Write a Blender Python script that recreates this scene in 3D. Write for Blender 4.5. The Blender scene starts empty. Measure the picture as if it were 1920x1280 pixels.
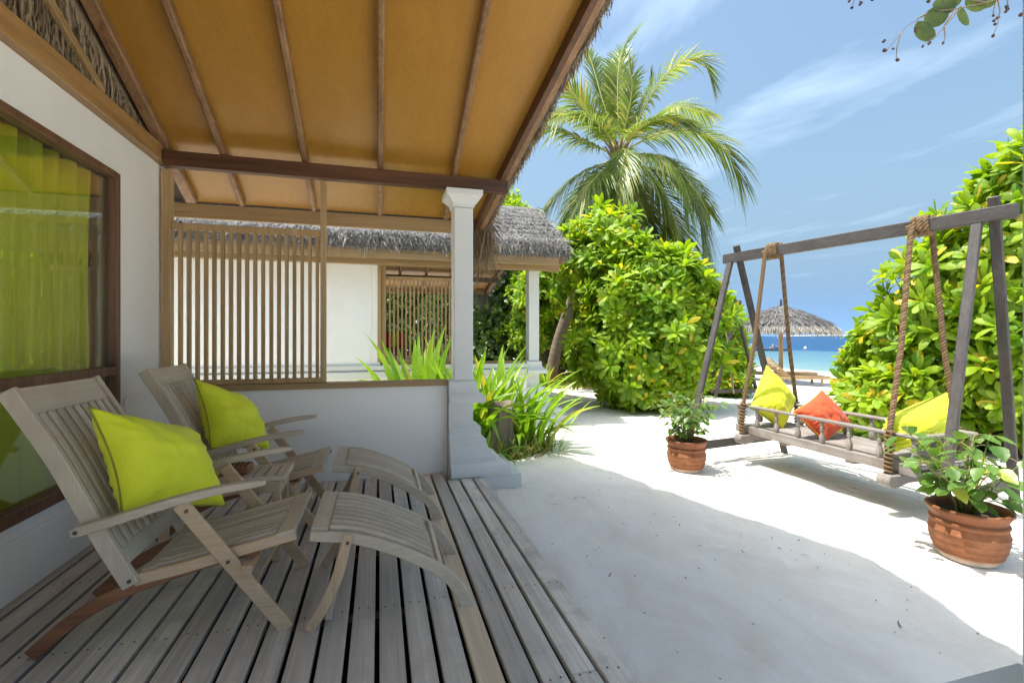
import bpy, math, random
import numpy as np
from mathutils import Vector, Matrix, noise
random.seed(7); rng = np.random.default_rng(7)
R = math.radians
SC = bpy.context.scene
COL = SC.collection

# ------------------------------------------------------------------ camera, light, exposure
YAW = R(15.5); CAM_Z = 1.25; FPX = 900.0
cam_d = bpy.data.cameras.new('camera'); cam = bpy.data.objects.new('camera', cam_d); COL.objects.link(cam)
cam.location = (0, 0, CAM_Z); cam.rotation_euler = (R(90), 0, -YAW)
cam_d.sensor_width = 36; cam_d.lens = FPX / 1920 * 36; cam_d.shift_y = -10 / 1920
cam_d.clip_start = 0.02; cam_d.clip_end = 20000
SC.camera = cam

SUN_DIR = Vector((0.34, -0.03, -1)).normalized()       # the way the light travels
sun_d = bpy.data.lights.new('sun', 'SUN'); sun = bpy.data.objects.new('sun', sun_d); COL.objects.link(sun)
sun_d.energy = 2.1; sun_d.angle = R(0.6); sun_d.color = (1.0, 0.95, 0.86)
sun.rotation_euler = SUN_DIR.to_track_quat('-Z', 'Y').to_euler()
SUN_EL = math.asin(-SUN_DIR.z)
SUN_ROT = math.atan2(-SUN_DIR.x, -SUN_DIR.y)
w = bpy.data.worlds.new('World'); SC.world = w; w.use_nodes = True
nt = w.node_tree; nt.nodes.clear()
def wn(t): return nt.nodes.new(t)
out = wn('ShaderNodeOutputWorld'); bg = wn('ShaderNodeBackground'); sky = wn('ShaderNodeTexSky')
sky.sky_type = 'NISHITA'; sky.sun_disc = False; sky.sun_elevation = SUN_EL; sky.sun_rotation = SUN_ROT
sky.air_density = 1.8; sky.dust_density = 7.0; sky.ozone_density = 4.5; sky.altitude = 0
bg.inputs['Strength'].default_value = 0.060
tc = wn('ShaderNodeTexCoord')
def vmath(op, a, b=None, s=None):
    n = wn('ShaderNodeVectorMath'); n.operation = op
    for i, v in enumerate((a, b)):
        if v is None: continue
        if hasattr(v, 'links'): nt.links.new(v, n.inputs[i])
        else: n.inputs[i].default_value = v
    if s is not None: n.inputs['Scale'].default_value = s
    return n.outputs[1] if op in ('DOT_PRODUCT', 'LENGTH') else n.outputs[0]
def wmath(op, a, b=None, clamp=False):
    n = wn('ShaderNodeMath'); n.operation = op; n.use_clamp = clamp
    for i, v in enumerate((a, b)):
        if v is None: continue
        if hasattr(v, 'links'): nt.links.new(v, n.inputs[i])
        else: n.inputs[i].default_value = v
    return n.outputs[0]
dirv = tc.outputs['Generated']
# thin wispy cirrus: stretched noise on the projected sky plane
sep = wn('ShaderNodeSeparateXYZ'); nt.links.new(dirv, sep.inputs[0])
zc = wmath('MAXIMUM', sep.outputs['Z'], 0.03)
comb = wn('ShaderNodeCombineXYZ')
nt.links.new(wmath('DIVIDE', sep.outputs['X'], zc), comb.inputs['X'])
nt.links.new(wmath('DIVIDE', sep.outputs['Y'], zc), comb.inputs['Y'])
mp = wn('ShaderNodeMapping'); mp.inputs['Rotation'].default_value = (0, 0, R(-38)); mp.inputs['Scale'].default_value = (1.5, 0.62, 1)
mp.inputs['Location'].default_value = (0.35, 0.1, 0)
nt.links.new(comb.outputs[0], mp.inputs['Vector'])
nz = wn('ShaderNodeTexNoise'); nz.inputs['Scale'].default_value = 0.9; nz.inputs['Detail'].default_value = 9; nz.inputs['Roughness'].default_value = 0.56; nz.inputs['Distortion'].default_value = 0.35
nt.links.new(mp.outputs[0], nz.inputs['Vector'])
cr = wn('ShaderNodeValToRGB'); cr.color_ramp.elements[0].position = 0.56; cr.color_ramp.elements[1].position = 0.78
cr.color_ramp.elements[0].color = (0, 0, 0, 1); cr.color_ramp.elements[1].color = (0.6, 0.6, 0.6, 1)
nt.links.new(nz.outputs['Fac'], cr.inputs[0])
horizon = wmath('MULTIPLY', sep.outputs['Z'], 5.0, True)
cf = wmath('MULTIPLY', cr.outputs[0], horizon)
mix = wn('ShaderNodeMix'); mix.data_type = 'RGBA'
nt.links.new(cf, mix.inputs[0]); nt.links.new(sky.outputs[0], mix.inputs[6]); mix.inputs[7].default_value = (5.4, 6.2, 7.2, 1)
hz = wn('ShaderNodeMix'); hz.data_type = 'RGBA'      # blue haze all round the horizon
nt.links.new(wmath('POWER', wmath('SUBTRACT', 1.0, wmath('ABSOLUTE', sep.outputs['Z'])), 5.0, True), hz.inputs[0])
nt.links.new(mix.outputs[2], hz.inputs[6]); hz.inputs[7].default_value = (1.9, 3.1, 4.9, 1)
tint = wn('ShaderNodeMix'); tint.data_type = 'RGBA'; tint.blend_type = 'MULTIPLY'; tint.inputs[0].default_value = 1; tint.clamp_result = False
nt.links.new(hz.outputs[2], tint.inputs[6]); tint.inputs[7].default_value = (0.90, 0.99, 1.03, 1)
nt.links.new(tint.outputs[2], bg.inputs['Color']); nt.links.new(bg.outputs[0], out.inputs['Surface'])
SC.view_settings.view_transform = 'Standard'; SC.view_settings.look = 'None'
SC.view_settings.gamma = 1; SC.view_settings.use_curve_mapping = False
SC.view_settings.exposure = 1.9
SC.render.engine = 'CYCLES'
SC.cycles.use_denoising = True
SC.cycles.max_bounces = 12; SC.cycles.diffuse_bounces = 8; SC.cycles.transparent_max_bounces = 24
SC.cycles.sample_clamp_indirect = 8

# ------------------------------------------------------------------ geometry helpers
F_ = Vector((math.sin(YAW), math.cos(YAW), 0)); R_ = Vector((math.cos(YAW), -math.sin(YAW), 0))
def P(px, py, t):
    """the point at depth t metres along the view direction (measured off the photograph)"""
    return Vector((0, 0, CAM_Z)) + (F_ + R_ * ((px - 960) / FPX) + Vector((0, 0, (630 - py) / FPX))) * t
def lerp(a, b, t): return a + (b - a) * t
def gz(x, y=0):
    pts = [(-1e5, -.12), (8, -.12), (14.5, -.45), (29.5, -1.2), (60, -3), (400, -6), (1e5, -6)]
    for (a, za), (b, zb) in zip(pts, pts[1:]):
        if x <= b: return lerp(za, zb, (x - a) / (b - a))
    return -6
def tag(o, label=None, cat=None, group=None, kind=None):
    if label: o['label'] = label
    if cat: o['category'] = cat
    if group: o['group'] = group
    if kind: o['kind'] = kind
    return o
def empty(name, loc=(0, 0, 0), parent=None, rz=0):
    o = bpy.data.objects.new(name, None); COL.objects.link(o)
    o.location = loc; o.rotation_euler = (0, 0, rz); o.empty_display_size = 0.1
    if parent: o.parent = parent
    return o
def wloc(o):
    v = Vector((0, 0, 0))
    while o is not None:
        v += o.location; o = o.parent
    return v
class MB:
    def __init__(s): s.v = []; s.f = []
    def add(s, vs, fs):
        b = len(s.v); s.v += [tuple(v) for v in vs]; s.f += [tuple(i + b for i in f) for f in fs]; return s
    def box(s, x0, x1, y0, y1, z0, z1):
        return s.add([(x0,y0,z0),(x1,y0,z0),(x1,y1,z0),(x0,y1,z0),(x0,y0,z1),(x1,y0,z1),(x1,y1,z1),(x0,y1,z1)],
                     [(0,3,2,1),(4,5,6,7),(0,1,5,4),(1,2,6,5),(2,3,7,6),(3,0,4,7)])
    def bar(s, p0, p1, wd, ht, side=None, w1=None, h1=None):
        """box beam from p0 to p1; wd along 'side', ht along the third axis"""
        p0 = Vector(p0); p1 = Vector(p1); d = (p1 - p0).normalized()
        sd = Vector(side) if side is not None else d.cross(Vector((0, 0, 1)))
        if sd.length < 1e-4: sd = Vector((1, 0, 0))
        sd = (sd - d * sd.dot(d)).normalized(); up = sd.cross(d).normalized()
        vs = []
        for p, a, b in ((p0, wd, ht), (p1, w1 or wd, h1 or ht)):
            for i, j in ((-1,-1),(1,-1),(1,1),(-1,1)): vs.append(p + sd * (a/2*i) + up * (b/2*j))
        return s.add(vs, [(0,1,2,3),(7,6,5,4),(0,4,5,1),(1,5,6,2),(2,6,7,3),(3,7,4,0)])
    def strip(s, pts, wd, th, side):
        """a bent board following pts; wd along side, th along the normal"""
        side = Vector(side).normalized(); n = len(pts); pts = [Vector(p) for p in pts]; vs = []
        for i, p in enumerate(pts):
            d = (pts[min(i+1, n-1)] - pts[max(i-1, 0)]).normalized(); up = side.cross(d).normalized()
            w_ = wd[i] if isinstance(wd, (list, tuple)) else wd; t_ = th[i] if isinstance(th, (list, tuple)) else th
            for a, b in ((-1,-1),(1,-1),(1,1),(-1,1)): vs.append(p + side*(w_/2*a) + up*(t_/2*b))
        fs = [(0,1,2,3), tuple(4*(n-1)+k for k in (3,2,1,0))]
        for i in range(n-1):
            for k in range(4):
                a = 4*i+k; b = 4*i+(k+1) % 4; fs.append((a, a+4, b+4, b))
        return s.add(vs, fs)
    def tube(s, pts, rad, n=8, caps=True):
        pts = [Vector(p) for p in pts]; m = len(pts); vs = []; prev = None
        for i, p in enumerate(pts):
            d = (pts[min(i+1, m-1)] - pts[max(i-1, 0)])
            d = d.normalized() if d.length > 1e-9 else Vector((0,0,1))
            if prev is None: prev = d.orthogonal().normalized()
            prev = (prev - d * prev.dot(d)); prev = prev.normalized() if prev.length > 1e-6 else d.orthogonal().normalized()
            q = d.cross(prev); r = rad[i] if isinstance(rad, (list, tuple)) else rad
            for k in range(n):
                a = 2*math.pi*k/n; vs.append(p + prev*(math.cos(a)*r) + q*(math.sin(a)*r))
        fs = [(i*n+k, i*n+(k+1)%n, (i+1)*n+(k+1)%n, (i+1)*n+k) for i in range(m-1) for k in range(n)]
        if caps: fs += [tuple(range(n-1, -1, -1)), tuple(range((m-1)*n, m*n))]
        return s.add(vs, fs)
    def lathe(s, prof, c=(0,0,0), n=24):
        c = Vector(c); m = len(prof)
        vs = [c + Vector((r*math.cos(2*math.pi*k/n), r*math.sin(2*math.pi*k/n), z)) for r, z in prof for k in range(n)]
        fs = [(i*n+k, i*n+(k+1)%n, (i+1)*n+(k+1)%n, (i+1)*n+k) for i in range(m-1) for k in range(n)]
        fs += [tuple(range(n-1, -1, -1)), tuple(range((m-1)*n, m*n))]
        return s.add(vs, fs)
    def prism(s, poly, y0, y1):
        """polygon in x,z extruded along y"""
        n = len(poly); vs = [(x, y0, z) for x, z in poly] + [(x, y1, z) for x, z in poly]
        return s.add(vs, [tuple(range(n)), tuple(range(2*n-1, n-1, -1))] + [(i, i+n, (i+1)%n+n, (i+1)%n) for i in range(n)])
    def mesh(s, name, mat=None, smooth=False, org=(0,0,0)):
        me = bpy.data.meshes.new(name); ox, oy, oz = org
        me.from_pydata([(x-ox, y-oy, z-oz) for x, y, z in s.v], [], s.f)
        if mat: me.materials.append(mat)
        if smooth: me.polygons.foreach_set('use_smooth', [True]*len(me.polygons))
        me.update(); return me
    def build(s, name, mat, parent=None, smooth=False, bevel=0, org=None, seg=1):
        base = wloc(parent) if parent else Vector((0,0,0))
        if org is None: 
            org = base if parent else Vector(s.v[0])
        org = Vector(org)
        o = bpy.data.objects.new(name, s.mesh(name, mat, smooth, org)); COL.objects.link(o)
        o.location = org - base
        if parent: o.parent = parent
        if bevel:
            m = o.modifiers.new('bevel', 'BEVEL'); m.width = bevel; m.segments = seg; m.limit_method = 'ANGLE'; m.angle_limit = R(40)
        return o
    def cbuild(s, name, mat, parent=None, **k):
        a = np.array(s.v); c = (a.min(0)+a.max(0))/2
        return s.build(name, mat, parent, org=Vector(c), **k)
def inst(me, name, loc, parent=None, rot=None, scale=None, bevel=0):
    """one more object that shares the mesh; loc is a world position"""
    o = bpy.data.objects.new(name, me); COL.objects.link(o)
    base = wloc(parent) if parent else Vector((0,0,0))
    if isinstance(rot, Matrix) or hasattr(rot, 'to_matrix'):
        q = rot.to_quaternion() if isinstance(rot, Matrix) else rot
        o.rotation_mode = 'QUATERNION'; o.rotation_quaternion = q
    elif rot is not None: o.rotation_euler = rot
    o.location = Vector(loc) - base
    if scale is not None: o.scale = (scale,)*3 if isinstance(scale, (int, float)) else scale
    if parent: o.parent = parent
    if bevel:
        m = o.modifiers.new('bevel', 'BEVEL'); m.width = bevel; m.segments = 1; m.limit_method = 'ANGLE'
    return o
def np_mesh(name, V, Fq, mat, smooth=False, nside=4):
    """mesh from numpy arrays: V (n,3), faces (m,nside)"""
    me = bpy.data.meshes.new(name); V = np.asarray(V, dtype=np.float32); Fq = np.asarray(Fq, dtype=np.int32)
    me.vertices.add(len(V)); me.vertices.foreach_set('co', V.ravel())
    me.loops.add(Fq.size); me.loops.foreach_set('vertex_index', Fq.ravel())
    me.polygons.add(len(Fq)); me.polygons.foreach_set('loop_start', np.arange(len(Fq), dtype=np.int32)*nside)
    if smooth: me.polygons.foreach_set('use_smooth', np.ones(len(Fq), dtype=bool))
    me.update(calc_edges=True); me.validate(); me.materials.append(mat); return me
def np_obj(name, V, Fq, mat, parent=None, smooth=False, org=None, nside=4):
    base = wloc(parent) if parent else Vector((0,0,0)); org = Vector(org) if org is not None else base
    o = bpy.data.objects.new(name, np_mesh(name, np.asarray(V) - np.array(org), Fq, mat, smooth, nside)); COL.objects.link(o)
    o.location = org - base
    if parent: o.parent = parent
    return o
def frame(n, roll=0):
    n = Vector(n).normalized(); a = n.orthogonal().normalized(); a = (Matrix.Rotation(roll, 3, n) @ a); b = n.cross(a)
    return Matrix((a, b, n)).transposed()
def scatter(tmpl, mats, locs):
    """(verts, quads) template copied by 3x3 mats (N,3,3) and locs (N,3)"""
    TV, TF = tmpl; TV = np.asarray(TV); TF = np.asarray(TF); N = len(locs)
    V = np.einsum('nij,kj->nki', mats, TV) + np.asarray(locs)[:, None, :]
    Fq = TF[None] + (np.arange(N)*len(TV))[:, None, None]
    return V.reshape(-1, 3), Fq.reshape(-1, TF.shape[1])
def strands(A, B, w, side=None):
    """thin flat blades from A (N,3) to B (N,3), tapering: crossed ribbon of 2 quads"""
    A = np.asarray(A); B = np.asarray(B); d = B - A
    rv = rng.normal(size=A.shape) if side is None else side
    s = np.cross(d, rv); s /= np.linalg.norm(s, axis=1)[:, None] + 1e-9
    w = np.asarray(w).reshape(-1, 1) if np.ndim(w) else w
    M = (A + B)/2 + rng.normal(size=A.shape)*0.06*np.linalg.norm(d, axis=1)[:, None]
    V = np.stack([A - s*w/2, A + s*w/2, M - s*w/2, M + s*w/2, B - s*w/5, B + s*w/5], 1).reshape(-1, 3)
    Fq = (np.array([[0,1,3,2],[2,3,5,4]])[None] + (np.arange(len(A))*6)[:, None, None]).reshape(-1, 4)
    return V, Fq

# ------------------------------------------------------------------ materials
def newmat(name):
    m = bpy.data.materials.new(name); m.use_nodes = True; t = m.node_tree; t.nodes.clear()
    o = t.nodes.new('ShaderNodeOutputMaterial'); b = t.nodes.new('ShaderNodeBsdfPrincipled'); t.links.new(b.outputs[0], o.inputs[0])
    return m, t, b, o
def nd(t, typ, **k):
    n = t.nodes.new(typ)
    for a, v in k.items():
        if a[0] == '_': setattr(n, a[1:], v)
        else: n.inputs[a.replace('__', ' ')].default_value = v
    return n
def ramp(t, fac, stops):
    n = t.nodes.new('ShaderNodeValToRGB'); e = n.color_ramp.elements
    while len(e) < len(stops): e.new(0.5)
    for i, (p, c) in enumerate(stops):
        e[i].position = p; e[i].color = (*c, 1) if len(c) == 3 else c
    t.links.new(fac, n.inputs[0]); return n.outputs[0]
def mixc(t, fac, a, b, mode='MIX'):
    n = t.nodes.new('ShaderNodeMix'); n.data_type = 'RGBA'; n.blend_type = mode
    for i, v in ((0, fac), (6, a), (7, b)):
        if hasattr(v, 'links'): t.links.new(v, n.inputs[i])
        else: n.inputs[i].default_value = v if i == 0 else (*v, 1)
    return n.outputs[2]
def mth(t, op, a, b=0.0, clamp=False):
    n = t.nodes.new('ShaderNodeMath'); n.operation = op; n.use_clamp = clamp
    for i, v in ((0, a), (1, b)):
        if hasattr(v, 'links'): t.links.new(v, n.inputs[i])
        else: n.inputs[i].default_value = v
    return n.outputs[0]
def coords(t, scale=(1,1,1), rnd=True, world=False):
    if world:
        g = t.nodes.new('ShaderNodeNewGeometry'); src = g.outputs['Position']
    else:
        c = t.nodes.new('ShaderNodeTexCoord'); src = c.outputs['Object']
        if rnd:
            oi = t.nodes.new('ShaderNodeObjectInfo'); a = t.nodes.new('ShaderNodeVectorMath'); a.operation = 'SCALE'
            a.inputs[0].default_value = (13.7, 7.3, 5.1); t.links.new(oi.outputs['Random'], a.inputs['Scale'])
            b = t.nodes.new('ShaderNodeVectorMath'); t.links.new(src, b.inputs[0]); t.links.new(a.outputs[0], b.inputs[1]); src = b.outputs[0]
    m = t.nodes.new('ShaderNodeMapping'); m.inputs['Scale'].default_value = scale; t.links.new(src, m.inputs['Vector']); return m.outputs[0]
def bump(t, b, h, strength=0.3, dist=0.01):
    n = t.nodes.new('ShaderNodeBump'); n.inputs['Strength'].default_value = strength; n.inputs['Distance'].default_value = dist
    t.links.new(h, n.inputs['Height']); t.links.new(n.outputs[0], b.inputs['Normal']); return n
def wood(name, dark, light, axis='X', rough=0.65, fine=90, vary=0.3, stain=None, bs=0.35, world=False, knots=False):
    m, t, b, o = newmat(name)
    k = {'X': (1.5, fine, fine), 'Y': (fine, 1.5, fine), 'Z': (fine, fine, 1.5)}[axis]
    k2 = {'X': (.7, 9, 9), 'Y': (9, .7, 9), 'Z': (9, 9, .7)}[axis]
    n1 = nd(t, 'ShaderNodeTexNoise', Scale=1.0, Detail=6.0, Roughness=0.65); t.links.new(coords(t, k, True, world), n1.inputs['Vector'])
    n2 = nd(t, 'ShaderNodeTexNoise', Scale=1.0, Detail=4.0, Roughness=0.6, Distortion=0.6); t.links.new(coords(t, k2, True, world), n2.inputs['Vector'])
    f = mth(t, 'ADD', mth(t, 'MULTIPLY', n1.outputs['Fac'], 0.5), mth(t, 'MULTIPLY', n2.outputs['Fac'], 0.5))
    c = ramp(t, f, [(0.36, dark), (0.64, light)])
    oi = t.nodes.new('ShaderNodeObjectInfo')
    v = mth(t, 'ADD', mth(t, 'MULTIPLY', oi.outputs['Random'], vary), 1 - vary/2)
    h = t.nodes.new('ShaderNodeHueSaturation'); t.links.new(c, h.inputs['Color']); t.links.new(v, h.inputs['Value']); c = h.outputs[0]
    if stain:
        n3 = nd(t, 'ShaderNodeTexNoise', Scale=5.0, Detail=5.0, Roughness=0.6); t.links.new(coords(t, (1,1,1), True, world), n3.inputs['Vector'])
        c = mixc(t, ramp(t, n3.outputs['Fac'], [(0.48, (0,0,0)), (0.68, (1,1,1))]), c, stain)
    t.links.new(c, b.inputs['Base Color']); b.inputs['Roughness'].default_value = rough
    bump(t, b, n1.outputs['Fac'], bs, 0.002); return m
def paint(name, col, rough=0.55, dirt=0.12, bs=0.15, bscale=60, tint=(0.55, 0.5, 0.42)):
    m, t, b, o = newmat(name)
    n = nd(t, 'ShaderNodeTexNoise', Scale=1.7, Detail=8.0, Roughness=0.65); t.links.new(coords(t, (1,1,1), False, True), n.inputs['Vector'])
    c = mixc(t, mth(t, 'MULTIPLY', ramp(t, n.outputs['Fac'], [(0.45, (0,0,0)), (0.8, (1,1,1))]), dirt), col, tint)
    t.links.new(c, b.inputs['Base Color']); b.inputs['Roughness'].default_value = rough
    n2 = nd(t, 'ShaderNodeTexNoise', Scale=float(bscale), Detail=4.0); t.links.new(coords(t, (1,1,1), False, True), n2.inputs['Vector'])
    bump(t, b, n2.outputs['Fac'], bs, 0.003); return m
def leafmat(name, dark, light, yellow=(0.5, 0.42, 0.03), pyel=0.06, trans=0.4, rough=0.38, tcol=None, veins=False):
    m, t, b, o = newmat(name)
    g = t.nodes.new('ShaderNodeNewGeometry'); oi = t.nodes.new('ShaderNodeObjectInfo')
    r = mth(t, 'FRACT', mth(t, 'ADD', g.outputs['Random Per Island'], oi.outputs['Random']))
    n = nd(t, 'ShaderNodeTexNoise', Scale=1.9, Detail=4.0); t.links.new(g.outputs['Position'], n.inputs['Vector'])
    f = mth(t, 'ADD', mth(t, 'MULTIPLY', r, 0.5), mth(t, 'SUBTRACT', mth(t, 'MULTIPLY', n.outputs['Fac'], 1.5), 0.5), True)
    c = ramp(t, f, [(0.15, dark), (0.85, light)])
    r2 = mth(t, 'FRACT', mth(t, 'MULTIPLY', r, 17.31))
    c = mixc(t, mth(t, 'LESS_THAN', r2, pyel), c, yellow)
    n4 = nd(t, 'ShaderNodeTexNoise', Scale=28.0, Detail=3.0); t.links.new(g.outputs['Position'], n4.inputs['Vector'])
    hs = t.nodes.new('ShaderNodeHueSaturation'); t.links.new(c, hs.inputs['Color'])
    t.links.new(mth(t, 'ADD', mth(t, 'MULTIPLY', n4.outputs['Fac'], 0.5), 0.75), hs.inputs['Value']); c = hs.outputs[0]
    t.links.new(c, b.inputs['Base Color']); b.inputs['Roughness'].default_value = rough
    tr = t.nodes.new('ShaderNodeBsdfTranslucent'); mx = t.nodes.new('ShaderNodeMixShader'); mx.inputs[0].default_value = trans
    gain = t.nodes.new('ShaderNodeMix'); gain.data_type = 'RGBA'; gain.blend_type = 'MULTIPLY'; gain.inputs[0].default_value = 1; gain.clamp_result = False
    t.links.new(c, gain.inputs[6]); gain.inputs[7].default_value = (*(tcol or (1.9, 1.75, 0.7)), 1)
    t.links.new(gain.outputs[2], tr.inputs['Color'])
    t.links.new(b.outputs[0], mx.inputs[1]); t.links.new(tr.outputs[0], mx.inputs[2]); t.links.new(mx.outputs[0], o.inputs[0])
    if veins: bump(t, b, n4.outputs['Fac'], 0.4, 0.004)
    return m
def thatch(name, dark, light, rough=0.9, scale=40, stain=None):
    m, t, b, o = newmat(name)
    g = t.nodes.new('ShaderNodeNewGeometry')
    n = nd(t, 'ShaderNodeTexNoise', Scale=float(scale), Detail=6.0, Roughness=0.7); t.links.new(coords(t, (1,1,1), False, True), n.inputs['Vector'])
    f = mth(t, 'ADD', mth(t, 'MULTIPLY', g.outputs['Random Per Island'], 0.6), mth(t, 'MULTIPLY', n.outputs['Fac'], 0.4))
    c = ramp(t, f, [(0.15, dark), (0.85, light)])
    n2 = nd(t, 'ShaderNodeTexNoise', Scale=1.2, Detail=4.0); t.links.new(coords(t, (1,1,1), False, True), n2.inputs['Vector'])
    c = mixc(t, mth(t, 'MULTIPLY', n2.outputs['Fac'], 0.5), c, dark)
    t.links.new(c, b.inputs['Base Color']); b.inputs['Roughness'].default_value = rough
    bump(t, b, n.outputs['Fac'], 0.7, 0.01); return m
def fabric(name, col, col2):
    m, t, b, o = newmat(name)
    n = nd(t, 'ShaderNodeTexNoise', Scale=9.0, Detail=5.0); t.links.new(coords(t), n.inputs['Vector'])
    c = ramp(t, n.outputs['Fac'], [(0.3, col), (0.7, col2)])
    t.links.new(c, b.inputs['Base Color']); b.inputs['Roughness'].default_value = 0.7
    try: b.inputs['Sheen Weight'].default_value = 0.15
    except Exception: pass
    wv = nd(t, 'ShaderNodeTexNoise', Scale=420.0, Detail=2.0); t.links.new(coords(t), wv.inputs['Vector'])
    n3 = nd(t, 'ShaderNodeTexNoise', Scale=14.0, Detail=4.0, Distortion=1.2); t.links.new(coords(t, (1, 2.4, 1)), n3.inputs['Vector'])
    hsum = mth(t, 'ADD', mth(t, 'MULTIPLY', wv.outputs['Fac'], 0.08), n3.outputs['Fac'])
    bump(t, b, hsum, 0.55, 0.012); return m

M = {}
M['white'] = paint('white_painted_plaster', (0.87, 0.865, 0.84), dirt=0.22)
M['white_wood'] = paint('white_painted_column', (0.66, 0.675, 0.655), rough=0.4, dirt=0.06, bs=0.05)
M['deck'] = wood('weathered_deck_timber', (0.42, 0.375, 0.32), (0.76, 0.695, 0.61), 'Y', 0.6, 110, 0.38, stain=(0.50, 0.445, 0.39), bs=0.5)
M['deck_pale'] = wood('fresh_deck_timber', (0.56, 0.43, 0.29), (0.78, 0.65, 0.48), 'Y', 0.6, 90, 0.1)
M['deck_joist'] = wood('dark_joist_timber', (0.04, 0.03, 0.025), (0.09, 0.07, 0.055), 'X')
for ax in 'XYZ':
    M['teak'+ax] = wood('weathered_teak_'+ax.lower(), (0.40, 0.335, 0.255), (0.60, 0.515, 0.405), ax, 0.6, 240, 0.25, stain=(0.44, 0.36, 0.27), bs=0.12)
    M['teakw'+ax] = wood('warm_teak_'+ax.lower(), (0.42, 0.29, 0.175), (0.60, 0.44, 0.29), ax, 0.55, 160, 0.2, bs=0.15)
    M['screen'+ax] = wood('brown_screen_timber_'+ax.lower(), (0.25, 0.155, 0.062), (0.44, 0.295, 0.14), ax, 0.5, 60, 0.2)
    M['beam'+ax] = wood('dark_stained_beam_'+ax.lower(), (0.045, 0.018, 0.008), (0.13, 0.055, 0.024), ax, 0.4, 50, 0.1)
    M['rafter'+ax] = wood('rafter_timber_'+ax.lower(), (0.13, 0.065, 0.028), (0.32, 0.18, 0.09), ax, 0.5, 60, 0.2)
    M['bench'+ax] = wood('silvery_bench_timber_'+ax.lower(), (0.15, 0.135, 0.125), (0.34, 0.31, 0.29), ax, 0.6, 70, 0.2, stain=(0.20, 0.165, 0.14))
    M['swing'+ax] = wood('grey_swing_timber_'+ax.lower(), (0.030, 0.027, 0.027), (0.095, 0.085, 0.082), ax, 0.6, 70, 0.2, stain=(0.06, 0.048, 0.042))
M['honey'] = wood('honey_pine_beam', (0.22, 0.115, 0.04), (0.50, 0.30, 0.12), 'Y', 0.4, 30, 0.1, stain=(0.36, 0.19, 0.07))
M['red_teak'] = wood('reddish_leg_timber', (0.16, 0.06, 0.025), (0.30, 0.13, 0.06), 'X', 0.5, 60, 0.1)
M['ceiling'] = wood('varnished_ceiling_ply', (0.315, 0.148, 0.019), (0.375, 0.188, 0.030), 'Y', 0.36, 55, 0.10, bs=0.05)
M['frame'] = wood('dark_window_frame_timber', (0.10, 0.045, 0.022), (0.22, 0.11, 0.06), 'Z', 0.45, 60, 0.1)
M['thatch_grey'] = thatch('weathered_grey_thatch', (0.06, 0.057, 0.054), (0.32, 0.31, 0.30))
M['thatch_pale'] = thatch('pale_thatch_ends', (0.20, 0.19, 0.17), (0.52, 0.49, 0.45))
M['thatch_brown'] = thatch('brown_dry_thatch', (0.13, 0.085, 0.045), (0.42, 0.32, 0.20))
M['thatch_dark'] = thatch('old_dark_thatch', (0.035, 0.03, 0.027), (0.12, 0.10, 0.09))
M['thatch_wall'] = thatch('brushwood_gable', (0.15, 0.105, 0.06), (0.50, 0.40, 0.27))
M['lime'] = fabric('lime_cotton', (0.64, 0.70, 0.012), (0.72, 0.77, 0.02))
M['lime_seam'] = fabric('lime_seam_cord', (0.20, 0.19, 0.01), (0.27, 0.26, 0.02))
M['orange'] = fabric('orange_cotton', (0.52, 0.055, 0.006), (0.60, 0.075, 0.01))
M['orange_seam'] = fabric('amber_seam_cord', (0.8, 0.33, 0.02), (0.85, 0.4, 0.04))
M['red'] = fabric('red_cotton', (0.6, 0.015, 0.02), (0.68, 0.02, 0.03))
M['curtain'] = fabric('lime_curtain_cloth', (0.68, 0.73, 0.012), (0.78, 0.83, 0.02))
M['steel'], t_, b_, o_ = newmat('screw_steel'); b_.inputs['Metallic'].default_value = 0.9; b_.inputs['Roughness'].default_value = 0.45; b_.inputs['Base Color'].default_value = (0.12, 0.11, 0.10, 1)
M['room'] = paint('room_wall_paint', (0.35, 0.30, 0.22))
M['leaf_nau'] = leafmat('scaevola_leaf', (0.11, 0.235, 0.010), (0.33, 0.47, 0.018), (0.50, 0.44, 0.03), 0.05, 0.42, rough=0.52, veins=True)
M['leaf_nau2'] = leafmat('scaevola_leaf_bright', (0.11, 0.23, 0.010), (0.31, 0.44, 0.02), (0.56, 0.44, 0.03), 0.08, 0.42, rough=0.52, veins=True)
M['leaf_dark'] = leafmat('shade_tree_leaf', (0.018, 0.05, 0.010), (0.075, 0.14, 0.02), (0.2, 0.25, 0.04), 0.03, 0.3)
M['leaf_palm'] = leafmat('palm_leaflet', (0.10, 0.16, 0.03), (0.24, 0.32, 0.07), (0.42, 0.37, 0.13), 0.08, 0.35, rough=0.33)
M['leaf_palm_dark'] = leafmat('old_palm_leaflet', (0.07, 0.12, 0.025), (0.17, 0.23, 0.06), (0.34, 0.28, 0.12), 0.12, 0.3)
M['leaf_lily'] = leafmat('spider_lily_leaf', (0.11, 0.24, 0.012), (0.24, 0.40, 0.03), (0.45, 0.42, 0.08), 0.05, 0.45, rough=0.35)
M['leaf_pot'] = leafmat('pot_plant_leaf', (0.055, 0.13, 0.022), (0.13, 0.235, 0.045), (0.30, 0.34, 0.06), 0.04, 0.3, veins=True)
M['leaf_olive'] = leafmat('olive_branch_leaf', (0.07, 0.10, 0.03), (0.13, 0.18, 0.05), pyel=0.0, trans=0.4)
M['grass'] = leafmat('ground_cover_leaf', (0.10, 0.15, 0.03), (0.26, 0.33, 0.07), (0.4, 0.33, 0.12), 0.25, 0.3)
M['bark'] = paint('pale_bark', (0.22, 0.175, 0.13), rough=0.9, dirt=0.8, bs=0.8, bscale=35, tint=(0.10, 0.075, 0.05))
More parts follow.
